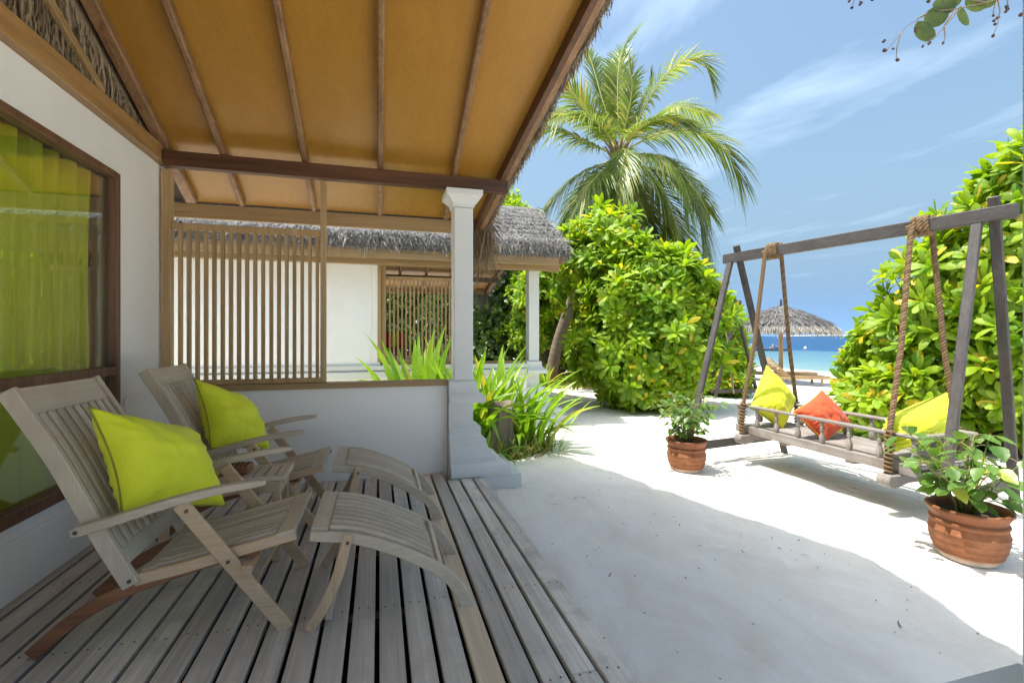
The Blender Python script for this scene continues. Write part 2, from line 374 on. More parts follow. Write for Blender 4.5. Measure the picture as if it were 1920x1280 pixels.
M['twig'] = paint('twig_bark', (0.20, 0.155, 0.11), rough=0.9, dirt=0.5, bs=0.5, tint=(0.07, 0.05, 0.03))
M['rachis'] = paint('palm_rachis', (0.42, 0.40, 0.12), rough=0.5, dirt=0.2)
M['rope'] = thatch('coir_rope', (0.13, 0.075, 0.035), (0.30, 0.20, 0.105), scale=220)
M['seed'] = paint('dry_seed_head', (0.06, 0.03, 0.03), rough=0.8)
M['hull'] = paint('white_boat_hull', (0.8, 0.8, 0.8), rough=0.3)
M['pontoon'] = paint('dark_pontoon', (0.04, 0.07, 0.13), rough=0.6)
M['skin'] = paint('skin', (0.55, 0.33, 0.24), rough=0.6)
M['soil'] = paint('potting_soil', (0.05, 0.035, 0.025), rough=1, bs=0.8)
def m_terracotta():
    m, t, b, o = newmat('terracotta')
    n = nd(t, 'ShaderNodeTexNoise', Scale=7.0, Detail=8.0, Roughness=0.65); t.links.new(coords(t), n.inputs['Vector'])
    c = ramp(t, n.outputs['Fac'], [(0.3, (0.13, 0.042, 0.014)), (0.55, (0.25, 0.09, 0.032)), (0.75, (0.32, 0.14, 0.065))])
    br = nd(t, 'ShaderNodeTexNoise', Scale=3.0, Detail=10.0, Roughness=0.8); t.links.new(coords(t), br.inputs['Vector'])
    c = mixc(t, ramp(t, br.outputs['Fac'], [(0.62, (0,0,0)), (0.74, (1,1,1))]), c, (0.16, 0.11, 0.07))
    sp = t.nodes.new('ShaderNodeSeparateXYZ'); tcn = t.nodes.new('ShaderNodeTexCoord'); t.links.new(tcn.outputs['Object'], sp.inputs[0])
    dirtf = mth(t, 'MULTIPLY', mth(t, 'SUBTRACT', 0.03, mth(t, 'ADD', sp.outputs['Z'], mth(t, 'MULTIPLY', br.outputs['Fac'], -0.05))), 25.0, True)
    c = mixc(t, dirtf, c, (0.6, 0.55, 0.48))
    t.links.new(c, b.inputs['Base Color']); b.inputs['Roughness'].default_value = 0.75
    wv = nd(t, 'ShaderNodeTexNoise', Scale=1.0, Detail=3.0); t.links.new(coords(t, (3, 3, 90)), wv.inputs['Vector'])
    bump(t, b, mth(t, 'ADD', wv.outputs['Fac'], n.outputs['Fac']), 0.5, 0.004); return m
M['terracotta'] = m_terracotta()
def m_sand():
    m, t, b, o = newmat('white_coral_sand')
    p = coords(t, (1,1,1), False, True)
    n = nd(t, 'ShaderNodeTexNoise', Scale=1.1, Detail=8.0, Roughness=0.6); t.links.new(p, n.inputs['Vector'])
    c = ramp(t, n.outputs['Fac'], [(0.3, (0.80, 0.755, 0.68)), (0.7, (0.87, 0.83, 0.765))])
    g = nd(t, 'ShaderNodeTexNoise', Scale=160.0, Detail=4.0, Roughness=0.8); t.links.new(p, g.inputs['Vector'])
    c = mixc(t, mth(t, 'MULTIPLY', ramp(t, g.outputs['Fac'], [(0.5, (0,0,0)), (0.75, (1,1,1))]), 0.35), c, (0.62, 0.57, 0.5))
    dn = nd(t, 'ShaderNodeTexNoise', Scale=1.0, Detail=9.0, Roughness=0.72, Distortion=0.5); t.links.new(coords(t, (2.2, 1.1, 1), False, True), dn.inputs['Vector'])
    c = mixc(t, mth(t, 'MULTIPLY', ramp(t, dn.outputs['Fac'], [(0.44, (0,0,0)), (0.66, (1,1,1))]), 0.38), c, (0.60, 0.54, 0.46))
    v = nd(t, 'ShaderNodeTexVoronoi', Scale=7.0); t.links.new(p, v.inputs['Vector'])
    c = mixc(t, mth(t, 'LESS_THAN', v.outputs['Distance'], 0.035), c, (0.16, 0.12, 0.08))
    t.links.new(c, b.inputs['Base Color']); b.inputs['Roughness'].default_value = 0.95; b.inputs['Specular IOR Level'].default_value = 0.15
    n3 = nd(t, 'ShaderNodeTexNoise', Scale=14.0, Detail=8.0, Roughness=0.7); t.links.new(p, n3.inputs['Vector'])
    h = mth(t, 'ADD', mth(t, 'MULTIPLY', n3.outputs['Fac'], 1.0), mth(t, 'MULTIPLY', g.outputs['Fac'], 0.12))
    bump(t, b, h, 0.6, 0.03); return m
M['sand'] = m_sand()
def m_sea():
    m, t, b, o = newmat('lagoon_water')
    g = t.nodes.new('ShaderNodeNewGeometry'); sp = t.nodes.new('ShaderNodeSeparateXYZ'); t.links.new(g.outputs['Position'], sp.inputs[0])
    n = nd(t, 'ShaderNodeTexNoise', Scale=0.05, Detail=5.0); t.links.new(coords(t, (1, 0.35, 1), False, True), n.inputs['Vector'])
    x = mth(t, 'ADD', sp.outputs['X'], mth(t, 'MULTIPLY', mth(t, 'SUBTRACT', n.outputs['Fac'], 0.5), 14.0))
    f = mth(t, 'DIVIDE', mth(t, 'SUBTRACT', x, 26.0), 120.0, True)
    c = ramp(t, f, [(0.0, (0.30, 0.36, 0.33)), (0.04, (0.15, 0.25, 0.25)), (0.12, (0.09, 0.19, 0.235)), (0.36, (0.05, 0.135, 0.20)), (0.40, (0.004, 0.055, 0.15)), (1.0, (0.004, 0.05, 0.145))])
    t.links.new(c, b.inputs['Base Color']); b.inputs['Roughness'].default_value = 0.3; b.inputs['Specular IOR Level'].default_value = 0.08
    n2 = nd(t, 'ShaderNodeTexNoise', Scale=1.0, Detail=6.0, Roughness=0.6); t.links.new(coords(t, (0.9, 0.3, 1), False, True), n2.inputs['Vector'])
    bump(t, b, n2.outputs['Fac'], 0.6, 0.35); return m
M['sea'] = m_sea()
def m_glass():
    m, t, b, o = newmat('window_glass'); t.nodes.remove(b)
    tr = t.nodes.new('ShaderNodeBsdfTransparent'); tr.inputs[0].default_value = (0.93, 0.96, 0.93, 1)
    gl = t.nodes.new('ShaderNodeBsdfGlossy'); gl.inputs['Roughness'].default_value = 0.0
    lw = t.nodes.new('ShaderNodeLayerWeight'); lw.inputs[0].default_value = 0.5
    fr = mth(t, 'ADD', mth(t, 'MULTIPLY', mth(t, 'POWER', lw.outputs['Facing'], 2.5), 1.0), 0.08, True)
    mx = t.nodes.new('ShaderNodeMixShader'); t.links.new(fr, mx.inputs[0])
    t.links.new(tr.outputs[0], mx.inputs[1]); t.links.new(gl.outputs[0], mx.inputs[2]); t.links.new(mx.outputs[0], o.inputs[0]); return m
M['glass'] = m_glass()

M['gap_shade'] = paint('dark_gap_shade', (0.012, 0.011, 0.010), rough=1.0, dirt=0.1)  # near-black colour standing in for the shade between deck planks
# ================================================================== the ground, the sea
def build_ground():
    xs = list(np.concatenate([[-260, -120, -60, -30, -15, -8, -4, -2, -1, 0, .5], np.arange(.8, 9, .05), np.arange(9, 34, .5), [40, 60, 100, 200, 400]]))
    ys = list(np.concatenate([[-300, -120, -50, -20, -8, -4, -2.5], np.arange(-1.5, 11, .06), np.arange(11, 40, .6), [50, 80, 140, 300]]))
    feet = [(rng.uniform(1.0, 8), rng.uniform(-1, 9.5), rng.uniform(0, 6.28), rng.uniform(.35, 1)) for _ in range(300)]
    X, Y = np.meshgrid(xs, ys, indexing='ij'); Z = np.zeros_like(X)
    for i, x in enumerate(xs):
        near = 0.75 < x < 12
        for j, y in enumerate(ys):
            z = gz(x)
            if near and -2 < y < 14:
                z += noise.noise((x*.7, y*.7, 3)) * .018 + noise.noise((x*2.3, y*2.3, 9)) * .014 + abs(noise.noise((x*5.5, y*5.5, 1))) * .012 + noise.noise((x*1.2+y*2.6, y*1.0, 4))*.010
            elif x > -1: z += noise.noise((x*.25, y*.25, 5)) * .05
            Z[i, j] = z
    for fx, fy, a, k in feet:
        ca, sa = math.cos(a), math.sin(a)
        u = (X-fx)*ca + (Y-fy)*sa; v = -(X-fx)*sa + (Y-fy)*ca
        d2 = (u/.15)**2 + (v/.06)**2
        Z += k * (-.034*np.exp(-d2) + .013*np.exp(-((np.sqrt(d2)-1.5)/.4)**2))
    # drift of sand ploughed a little higher beside the deck edge
    Z += .018*np.exp(-((X-1.05)/.12)**2) * ((Y > -1.5) & (Y < 4.1))
    nx, ny = len(xs), len(ys)
    V = np.stack([X, Y, Z], -1).reshape(-1, 3)
    ii, jj = np.meshgrid(np.arange(nx-1), np.arange(ny-1), indexing='ij'); a = (ii*ny+jj).ravel()
    Fq = np.stack([a, a+ny, a+ny+1, a+1], 1)
    tag(np_obj('sand_ground', V, Fq, M['sand'], smooth=True), 'white coral sand with scuffs and footprints', kind='structure')
build_ground()
mb = MB(); xs = [24, 40, 80, 200, 900, 6500]; ys = [-6000, -1000, -200, 0, 60, 200, 1000, 6000]
for i in range(len(xs)-1):
    for j in range(len(ys)-1): mb.add([(xs[i], ys[j], -1.2), (xs[i+1], ys[j], -1.2), (xs[i+1], ys[j+1], -1.2), (xs[i], ys[j+1], -1.2)], [(0, 1, 2, 3)])
tag(mb.build('sea', M['sea'], org=(24, 0, -1.2)), 'turquoise lagoon turning deep blue offshore', kind='structure')
# low pale sandbank far out on the horizon
c0 = P(1575, 630, 1500); mb = MB(); side = R_.copy(); pts = []
mb.tube([c0 + R_*(-190) + Vector((0,0,-1.5)), c0 + R_*(-140), c0 + R_*(-40) + Vector((0,0,1.0)), c0 + R_*60 + Vector((0,0,.6)), c0 + R_*170, c0 + R_*230 + Vector((0,0,-2))], [.6, 1.8, 2.2, 2.4, 1.8, .6], 8)
tag(mb.build('sandbank', M['sand'], org=c0, smooth=True), 'low pale sandbank on the horizon', kind='structure')

# small dead leaves and twigs lying on the sand: nobody could count them
def litter():
    A = []; B = []; W = []
    for _ in range(850):
        x = rng.uniform(.95, 7.5); y = rng.uniform(.6, 8.5); L = rng.choice([.008, .012, .02, .045], p=[.34, .3, .24, .12]); a = rng.uniform(0, 6.28)
        z = gz(x) + .028 + noise.noise((x*.7, y*.7, 3))*.018
        z = gz(x) + noise.noise((x*.7, y*.7, 3))*.018 + noise.noise((x*2.3, y*2.3, 9))*.014 + noise.noise((x*1.2+y*2.6, y*1.0, 4))*.010 + .014
        A.append((x, y, z)); B.append((x+math.cos(a)*L, y+math.sin(a)*L, z+.004)); W.append(min(.008, L*.5))
    V, Fq = strands(np.array(A), np.array(B), np.array(W), side=np.tile([0, 0, 1.0], (len(A), 1)))
    tag(np_obj('leaf_litter', V, Fq, M['twig'], org=(3, 3, gz(3))), 'dry twig and leaf crumbs scattered over the sand', 'leaf litter', kind='stuff')
litter()

# ================================================================== the deck
deck = tag(empty('deck', (-.4, 1.5, 0)), 'weathered grey timber veranda deck of long boards', kind='structure')
def build_deck():
    pitch = .1147; x = .9
    k = 0; screws = MB()
    while x > -1.72:
        x0 = x - pitch + .0195; x0 = max(x0, -1.675)
        y1 = 4.168 if x > .62 else 4.415
        segs = [(-1.2, y1)] if k % 3 != 1 else [(-1.2, 1.05 + .6*(k % 4)), (1.055 + .6*(k % 4), y1)]
        for (a, b) in segs:
            m = MB(); dz = random.uniform(-.0015, .0015); wv = random.uniform(-.001, .001)
            m.box(x0 + wv, x + wv, a, b, -.032 + dz, dz)
            m.cbuild('plank', M['deck_pale'] if k == 4 else M['deck'], deck, bevel=.003)
        for jy in (0.35, 1.0, 1.65, 2.3, 2.95, 3.6, 4.12):
            for sx in (.028, pitch - .045):
                cx = x - sx; cy = jy + random.uniform(-.012, .012)
                if cx > -1.66: screws.lathe([(.0001, .0008), (.0042, .0014), (.0036, .0030), (.0001, .0032)], (cx, cy, -.0004), 8)
        x -= pitch; k += 1
    tag(screws.build('screws', M['steel'], deck), kind='stuff')
    for jy in (-.9, -.3, 0.35, 1.0, 1.65, 2.3, 2.95, 3.6, 4.12):
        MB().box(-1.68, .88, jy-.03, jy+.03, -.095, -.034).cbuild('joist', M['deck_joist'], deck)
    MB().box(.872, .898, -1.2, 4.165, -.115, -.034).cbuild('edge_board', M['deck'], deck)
MB().box(-1.67, .865, -1.15, 4.16, -.112, -.098).cbuild('gap_shade_sheet', M['gap_shade'], deck)  # black sheet added under the planks so the gaps look shaded
build_deck()

# ================================================================== the two villas
SL = .466; YR = 2.35; ZR = 3.717
def zceil(y): return ZR - SL*abs(y - YR)
def xrake(y): return 1.06 + .148*(2.12 - abs(y - YR))
def pedestal(s, fx0, fx1, fy0, fy1, inner):
    """stepped moulded base; inner = +1 when the deck lies on the low-y side"""
    prof = [(.42,-.13),(.42,.0),(.31,.001),(.318,.02),(.318,.045),(.31,.07),(.285,.095),(.245,.115),(.19,.127),(.19,.16),(.172,.175),(.145,.20),(.128,.235),(.118,.27),(.112,.275),(.112,.31),(.095,.318),(.075,.335),(.066,.36),(.066,.425),(.045,.43),(.012,.455),(.0,.48),(0,.64),(.105,.642),(.105,.70),(.085,.715),(.055,.74),(.036,.775),(.032,.835),(.004,.848)]
    vs = []
    for d, z in prof:
        lo, hi = (.55*d, d) if inner > 0 else (d, .55*d)
        if z <= 0: lo, hi = (min(lo, .15), hi) if inner > 0 else (lo, min(hi, .15))
        x0 = fx0 - .05; x1 = fx1 + d; y0 = fy0 - lo; y1 = fy1 + hi
        vs += [(x0, y0, z), (x1, y0, z), (x1, y1, z), (x0, y1, z)]
    fs = [(i*4+k, i*4+(k+1)%4, i*4+4+(k+1)%4, i*4+4+k) for i in range(len(prof)-1) for k in range(4)]
    n = len(vs); fs += [(3,2,1,0), (n-4,n-3,n-2,n-1)]
    return s.add(vs, fs)
def fringe(A0, A1, n, down, L, w, jit, drop=None, out=Vector((0,0,0))):
    """many dry stalk ends hanging along the edge A0-A1"""
    t = rng.uniform(0, 1, n)[:, None]; A = np.array(A0)*(1-t) + np.array(A1)*t + rng.normal(size=(n, 3))*jit
    clump = np.array([noise.noise((float(x)*9, float(y)*9, 0)) for x, y in zip(A[:, 0]+A[:, 1], A[:, 2])])
    l = L*(rng.uniform(.55, 1.2, n) + .35*clump)
    d = np.array(down)[None] + rng.normal(size=(n, 3))*.28
    return strands(A, A + d*l[:, None], rng.uniform(.6, 1.3, n)*w)
def join(parts):
    V = []; Fs = []; b = 0
    for v, f in parts: V.append(v); Fs.append(f + b); b += len(v)
    return np.concatenate(V), np.concatenate(Fs)
def build_villa(OX, OY, mine):
    O = Vector((OX, OY, 0))
    if mine: root = tag(empty('villa', O), 'white veranda villa under a wooden ceiling, nearest to the camera, with lime curtained window', 'villa', 'thatched beach villas')
    else: root = tag(empty('villa', O), 'neighbouring white villa under a grey thatched roof behind the timber screen', 'villa', 'thatched beach villas')
    def bld(m, name, mat, parent=None, **k):
        m.v = [(x+OX, y+OY, z) for x, y, z in m.v]; return m.cbuild(name, mat, parent or root, **k)
    yn0, yn1 = .16, .28; yf0, yf1 = 4.42, 4.54          # half walls (near, far)
    # ---- walls
    wl = MB(); wl.box(-1.80, -1.68, yn0, 1.86, -.13, 2.61); wl.box(-1.80, -1.68, 3.80, yf1, -.13, 2.61)
    wl.box(-1.80, -1.68, 1.86, 3.80, -.13, .35); wl.box(-1.80, -1.68, 1.86, 3.80, 2.335, 2.61)
    bld(wl, 'front_wall', M['white'])
    for nm, (a, b) in (('side_wall', (yn0, yn1)), ('side_wall', (yf0, yf1))):
        bld(MB().box(-7.5, -1.803, a, b, -.13, 2.61), nm, M['white'])
    bld(MB().box(-7.5, -7.38, yn1+.003, yf0-.003, -.13, 2.61), 'rear_wall', M['white'])
    bld(MB().box(-7.3, -1.81, yn1+.004, yf0-.004, -.10, .02), 'room_floor', M['room'])
    bld(MB().box(-7.3, -1.84, yn1+.004, yf0-.004, 2.52, 2.56), 'room_ceiling', M['white'])
    bld(MB().box(-1.679, -1.648, 3.86, 4.417, .002 if mine else -.12, .835), 'dado', M['white'], bevel=.006)
    if mine: bld(MB().box(-1.679, -1.662, 1.80, 3.855, .002, .285), 'skirting_panel', M['white'], bevel=.004)
    for (a, b, s) in ((yn0, yn1, -1), (yf0, yf1, 1)):
        xe = .607 if mine or s < 0 else .265
        if mine and s < 0:
            continue
        bld(MB().box(-1.677, xe, a, b, -.13, .797), 'half_wall', M['white'])
        if s > 0: bld(MB().box(-1.60, xe-.002, a-.035, a+.10, .80, .85), 'rail', M['screenX'], bevel=.004)
        else: bld(MB().box(-1.60, xe-.002, b-.10, b+.02, .80, .85), 'rail', M['screenX'], bevel=.004)
        # outside dado mouldings
        y0, y1 = (a-.05, a-.002) if s < 0 else (b+.002, b+.05)
        o1 = (a-.09, a-.002) if s < 0 else (b+.002, b+.09)
        bld(MB().box(-7.5, xe-.001, y0, y1, .735, .815), 'moulding', M['white_wood'], bevel=.008)
        bld(MB().box(-7.5, xe-.001, o1[0], o1[1], .625, .728), 'moulding', M['white_wood'], bevel=.012)
        bld(MB().box(-7.5, xe-.001, y0, y1, -.13, .55), 'plinth', M['white'], bevel=.01)
    # ---- window: frame, transom, panes
    wf = MB()
    wf.box(-1.735, -1.665, 3.752, 3.797, .353, 2.332); wf.box(-1.735, -1.662, 1.863, 1.93, .353, 2.332)
    wf.box(-1.735, -1.662, 1.932, 3.750, 2.287, 2.332); wf.box(-1.735, -1.662, 1.932, 3.750, .353, .42)
    wf.box(-1.732, -1.667, 1.932, 3.750, .995, 1.05); wf.box(-1.732, -1.667, 2.42, 2.47, 1.052, 2.285)
    win = bld(wf, 'window', M['frame'], bevel=.004)
    for (a, b, c, d) in ((1.935, 2.417, 1.053, 2.284), (2.473, 3.748, 1.053, 2.284), (1.935, 3.748, .423, .992)):
        g = MB().box(-1.712, -1.707, a, b, c, d); g.v = [(x+OX, y+OY, z) for x, y, z in g.v]; g.cbuild('pane', M['glass'], win)
    # ---- wall beam and brushwood gable
    bld(MB().box(-1.80, -1.625, .10, 4.415, 2.613, 2.745), 'wall_beam', M['honey'], bevel=.006)
    gb = MB(); gb.prism([(-1.0, 2.0)], 0, 0) if False else None
    poly = [(.30, 2.747), (4.40, 2.747), (4.40, zceil(4.40)-.01), (YR, ZR-.012), (.30, zceil(.30)-.01)]
    n = len(poly); gb.add([(-1.79, y, z) for y, z in poly] + [(-1.70, y, z) for y, z in poly], [tuple(range(n-1, -1, -1)), tuple(range(n, 2*n))] + [(i, (i+1)%n, (i+1)%n+n, i+n) for i in range(n)])
    gable = bld(gb, 'gable', M['thatch_wall'])
    N = 2600 if mine else 300; ys_ = rng.uniform(.4, 4.38, N); top = np.array([zceil(y) for y in ys_]); z0 = 2.75 + rng.uniform(0, 1, N)*np.maximum(top-2.85, 0.02)
    A = np.stack([np.full(N, -1.685)+rng.uniform(-.02, .02, N), ys_, z0], 1); B = A + np.stack([rng.uniform(-.004, .02, N), rng.normal(size=N)*.03, -rng.uniform(.15, .35, N)], 1); B[:, 2] = np.maximum(B[:, 2], 2.75)
    V, Fq = strands(A, B, rng.uniform(.005, .012, N)); V = V + np.array(O)
    tag(np_obj('brushwood', V, Fq, M['thatch_wall'], gable), kind='stuff')
    for s in (1, -1):
        bld(MB().bar((-1.655, YR+s*(1.20), zceil(YR+s*1.20)-.40), (-1.655, YR+s*.15, zceil(YR+s*.15)-.40), .035, .05, (1, 0, 0)), 'batten', M['screenY'], bevel=.004)
    # ---- ceiling sheets and rafters, both slopes
    rx = [-1.625, -1.215, -.60, .012, .664] if mine else [-1.625, -1.215, -.60, .012, .664]
    for s in (1, -1):
        ye = YR + s*2.66; edges = [-1.68] + rx[1:] + [None]
        for i in range(len(edges)-1):
            x0 = edges[i]; x1 = edges[i+1]
            for (u0, u1) in ((.0, 2.655),):
                ya, yb = YR+s*u0, YR+s*u1
                xa0 = xb0 = x0 + (.001 if i else 0)
                xa1, xb1 = (x1-.001, x1-.001) if x1 is not None else (xrake(ya), xrake(yb))
                z_a, z_b = zceil(ya), zceil(yb)
                vs = [(xa0, ya, z_a), (xa1, ya, z_a), (xb1, yb, z_b), (xb0, yb, z_b)]
                vs += [(x, y, z+.018) for x, y, z in vs]
                m = MB().add(vs, [(0,1,2,3),(7,6,5,4),(0,4,5,1),(1,5,6,2),(2,6,7,3),(3,7,4,0)])
                bld(m, 'ceiling_panel', M['ceiling'])
        for x in rx:
            p0 = Vector((x, YR+s*.03, zceil(YR+s*.03)-.036)); p1 = Vector((x, YR+s*2.60, zceil(YR+s*2.60)-.036))
            r = MB().bar(p0, p1, .048 if x > -1.6 else .09, .07, (1, 0, 0)); 
            bld(r, 'rafter', M['rafterY'], bevel=.012)
        # rake board along the open edge
        for (off, wd, dz, dep, mt) in ((.022, .045, -.045, .13, 'beamY'), (.075, .05, -.02, .15, 'rafterY')):
            ya, yb = YR+s*.0, YR+s*2.70
            bld(MB().bar((xrake(ya)+off, ya, zceil(ya)+dz), (xrake(yb)+off, yb, zceil(yb)+dz), wd, dep, (1, 0, 0)), 'rake_board', M[mt], bevel=.003)
        yf = YR + s*2.68
        fb = MB().box(-1.9, xrake(yf), min(yf, yf+s*.035), max(yf, yf+s*.035), 2.335, 2.468)
        bld(fb, 'fascia', M['screenX'], bevel=.003)
        yb_ = YR + s*2.01
        bld(MB().box(-1.62, 1.16, yb_-.04, yb_+.04, 2.58, 2.70), 'tie_beam', M['beamX'], bevel=.005)
        bld(MB().box(-7.6, -1.9, min(yf, yf+s*.035), max(yf, yf+s*.035), 2.335, 2.468), 'fascia', M['screenX'])
    for s in (1, -1):
        ya, yb = YR+s*.0, YR+s*2.72
        bld(MB().bar((xrake(ya)+.125, ya, zceil(ya)+.02), (xrake(yb)+.125, yb, zceil(yb)+.02), .045, .17, (1, 0, 0)), 'thatch_edge', M['thatch_grey'])
    bld(MB().box(-1.68, xrake(YR), YR-.028, YR+.028, ZR-.16, ZR-.004), 'ridge_beam', M['beamX'])
    # ---- posts and columns
    for (py, sgn) in ((4.35, 1), (.17, -1)):
        fx0, fx1, fy0, fy1 = .66, .835, py, py+.18
        if not mine and sgn > 0: fx0 -= .34; fx1 -= .34
        sh = MB().box(fx0, fx1, fy0, fy1, .848, 2.425); colm = bld(sh, 'column', M['white_wood'], bevel=.006)
        pd = pedestal(MB(), fx0, fx1, fy0, fy1, sgn); pd.v = [(x+OX, y+OY, z) for x, y, z in pd.v]; pd.cbuild('pedestal', M['white_wood'], colm, bevel=.004)
        cp = MB(); prof = [(.0, 2.428), (.012, 2.43), (.012, 2.452), (.016, 2.455), (.024, 2.475), (.045, 2.498), (.058, 2.508), (.060, 2.522), (.078, 2.526), (.078, 2.578)]
        vs = [];
        for d, z in prof: vs += [(fx0-d, fy0-d, z), (fx1+d, fy0-d, z), (fx1+d, fy1+d, z), (fx0-d, fy1+d, z)]
        cp.add(vs, [(i*4+k, i*4+(k+1)%4, i*4+4+(k+1)%4, i*4+4+k) for i in range(len(prof)-1) for k in range(4)] + [(3,2,1,0), (len(vs)-4, len(vs)-3, len(vs)-2, len(vs)-1)])
        cp.v = [(x+OX, y+OY, z) for x, y, z in cp.v]; cp.cbuild('capital', M['white_wood'], colm, bevel=.003)
    if mine: bld(MB().box(.52, .757, .10, .404, .80, .851), 'ledge', M['white_wood'], bevel=.004)
    # ---- screen: frame > slats
    ys = 4.44 if mine else .215; x0, x1 = -1.665, -.44
    sc = MB(); sc.box(x0, x0+.068, ys-.035, ys+.035, .852, 2.578); sc.box(x1-.045, x1, ys-.03, ys+.03, .852, 2.578)
    sc.box(x0+.07, x1-.047, ys-.025, ys+.025, 2.105, 2.158); sc.box(x0+.07, x1-.047, ys-.03, ys+.03, .853, .893)
    scr = bld(sc, 'screen', M['screenZ'], bevel=.003)
    if mine or True:
        me = MB().box(-.0125, .0125, -.019, .019, -.6045, .6045).mesh('slat', M['screenZ'])
        for k in range(18): inst(me, 'slat', O + Vector((x0+.068+.0605*(k+1)+random.uniform(-.001, .001)-.003, ys, 1.499)), scr, rot=(0, 0, random.uniform(-.02, .02)))
    if not mine:
        bld(MB().box(-1.72, -1.67, yn0-.012, yn1+.03, .86, 2.60), 'corner_post', M['screenZ'], bevel=.004)
        bld(MB().box(-7.5, 1.12, yn0-.17, yn0-.07, 2.30, 2.415), 'eave_beam', M['screenX'], bevel=.006)
    # ---- roof: thatch slab with cut stalk ends
    th = MB(); xl = -8.2
    for s in (1, -1):
        ya, yb = YR, YR+s*2.74
        xa, xb = xrake(ya)+.16, xrake(yb)+.14
        vs = [(xl, ya, ZR+.03), (xa, ya, ZR+.03), (xb, yb, zceil(yb)+.03), (xl, yb, zceil(yb)+.03)]
        vs += [(xl, ya, ZR+.24), (xa, ya, ZR+.24), (xb, yb, zceil(yb)+.17), (xl, yb, zceil(yb)+.17)]
        th.add(vs, [(0,1,2,3),(7,6,5,4),(0,4,5,1),(1,5,6,2),(2,6,7,3),(3,7,4,0)])
    roof = bld(th, 'roof', M['thatch_dark'] if mine else M['thatch_grey'])
    parts = []; pale = []
    s_list = (1,) if mine else (-1,)
    for s in ((1, -1)):
        ya, yb = YR, YR+s*2.74
        if (mine and s == 1) or (mine and s == -1):
            # loose stalk ends along the open rake
            parts.append(fringe((xrake(ya)+.12, ya, ZR+.10), (xrake(yb)+.12, yb, zceil(yb)+.06), 2600, (.03, s*.75, -.36), .11, .007, .018))
            parts.append(fringe((xrake(ya)+.135, ya, ZR-.03), (xrake(yb)+.135, yb, zceil(yb)-.03), 3200, (.0, s*.85, -.41), .09, .007, .012))
            parts.append(fringe((xrake(ya)+.13, ya, ZR-.06), (xrake(yb)+.13, yb, zceil(yb)-.06), 2200, (-.05, s*.85, -.41), .08, .007, .010))
            parts.append(fringe((xrake(ya)+.13, ya, ZR+.16), (xrake(yb)+.13, yb, zceil(yb)+.13), 1500, (.04, s*.8, -.36), .10, .007, .018))
            parts.append(fringe((xrake(yb)+.02, yb, zceil(yb)+.08), (xrake(yb)+.14, yb, zceil(yb)+.08), 900, (.0, s*.12, -1), .42, .007, .03))
            parts.append(fringe((-3, yb, zceil(yb)+.10), (xrake(yb)+.14, yb, zceil(yb)+.10), 1200, (0, s*.3, -.6), .12, .008, .02))
        else:
            if s == -1:
                for row in range(9):
                    d = 2.74 - row*.31; y = YR+s*d; z = zceil(y)+.20-.012*row*0
                    n = 2300; t = rng.uniform(0, 1, n); A = np.stack([xl + (xrake(y)+.15-xl)*t, np.full(n, y)-s*rng.uniform(0, .33, n), np.zeros(n)], 1)
                    A[:, 2] = [zceil(v)+.195+(.03 if row == 0 else 0) for v in A[:, 1]]; A[:, 2] += rng.uniform(-.01, .02, n) + .055*(1-np.abs(A[:, 1]-y)/.33)
                    L = rng.uniform(.10, .26, n); dr = np.stack([rng.normal(size=n)*.45, np.full(n, s*1.0), np.full(n, -SL-.05)+rng.normal(size=n)*.05], 1)
                    parts.append(strands(A, A + dr*L[:, None], rng.uniform(.007, .014, n), side=np.tile([0, 0, 1.0], (n, 1))))
                # thick pale cut edge
                for lay in range(3):
                    pale.append(fringe((xl, yb-s*.02*lay, zceil(yb)+.19-.035*lay), (xrake(yb)+.14, yb-s*.02*lay, zceil(yb)+.19-.035*lay), 3600, (0, s*.42, -.85), .12, .010, .012))
                pale.append(fringe((xrake(ya)+.15, ya, ZR+.22), (xrake(yb)+.14, yb, zceil(yb)+.16), 900, (.15, s*.75, -.42), .11, .010, .02))
                parts.append(fringe((xrake(ya)+.13, ya, ZR+.12), (xrake(yb)+.12, yb, zceil(yb)+.05), 1200, (.05, s*.6, -.5), .15, .010, .03))
            else:
                parts.append(fringe((xl, yb, zceil(yb)+.14), (xrake(yb)+.14, yb, zceil(yb)+.14), 1500, (0, s*.4, -.85), .2, .01, .03))
                parts.append(fringe((xrake(ya)+.13, ya, ZR+.12), (xrake(yb)+.12, yb, zceil(yb)+.05), 900, (.05, s*.6, -.6), .24, .010, .03))
                parts.append(fringe((xrake(yb)-.5, yb, zceil(yb)+.08), (xrake(yb)+.14, yb, zceil(yb)+.08), 400, (.0, s*.12, -1), .40, .008, .03))
    V, Fq = join(parts); V = V + np.array(O)
    tag(np_obj('thatch', V, Fq, M['thatch_brown'] if mine else M['thatch_grey'], roof), kind='stuff')
    if pale:
        V, Fq = join(pale); V = V + np.array(O); tag(np_obj('thatch_ends', V, Fq, M['thatch_pale'], roof), kind='stuff')
    # small dark cove where their thatch sits over the eave beam
    return root
villa_a = build_villa(0, 0, True)
villa_b = build_villa(1.7, 7.3, False)

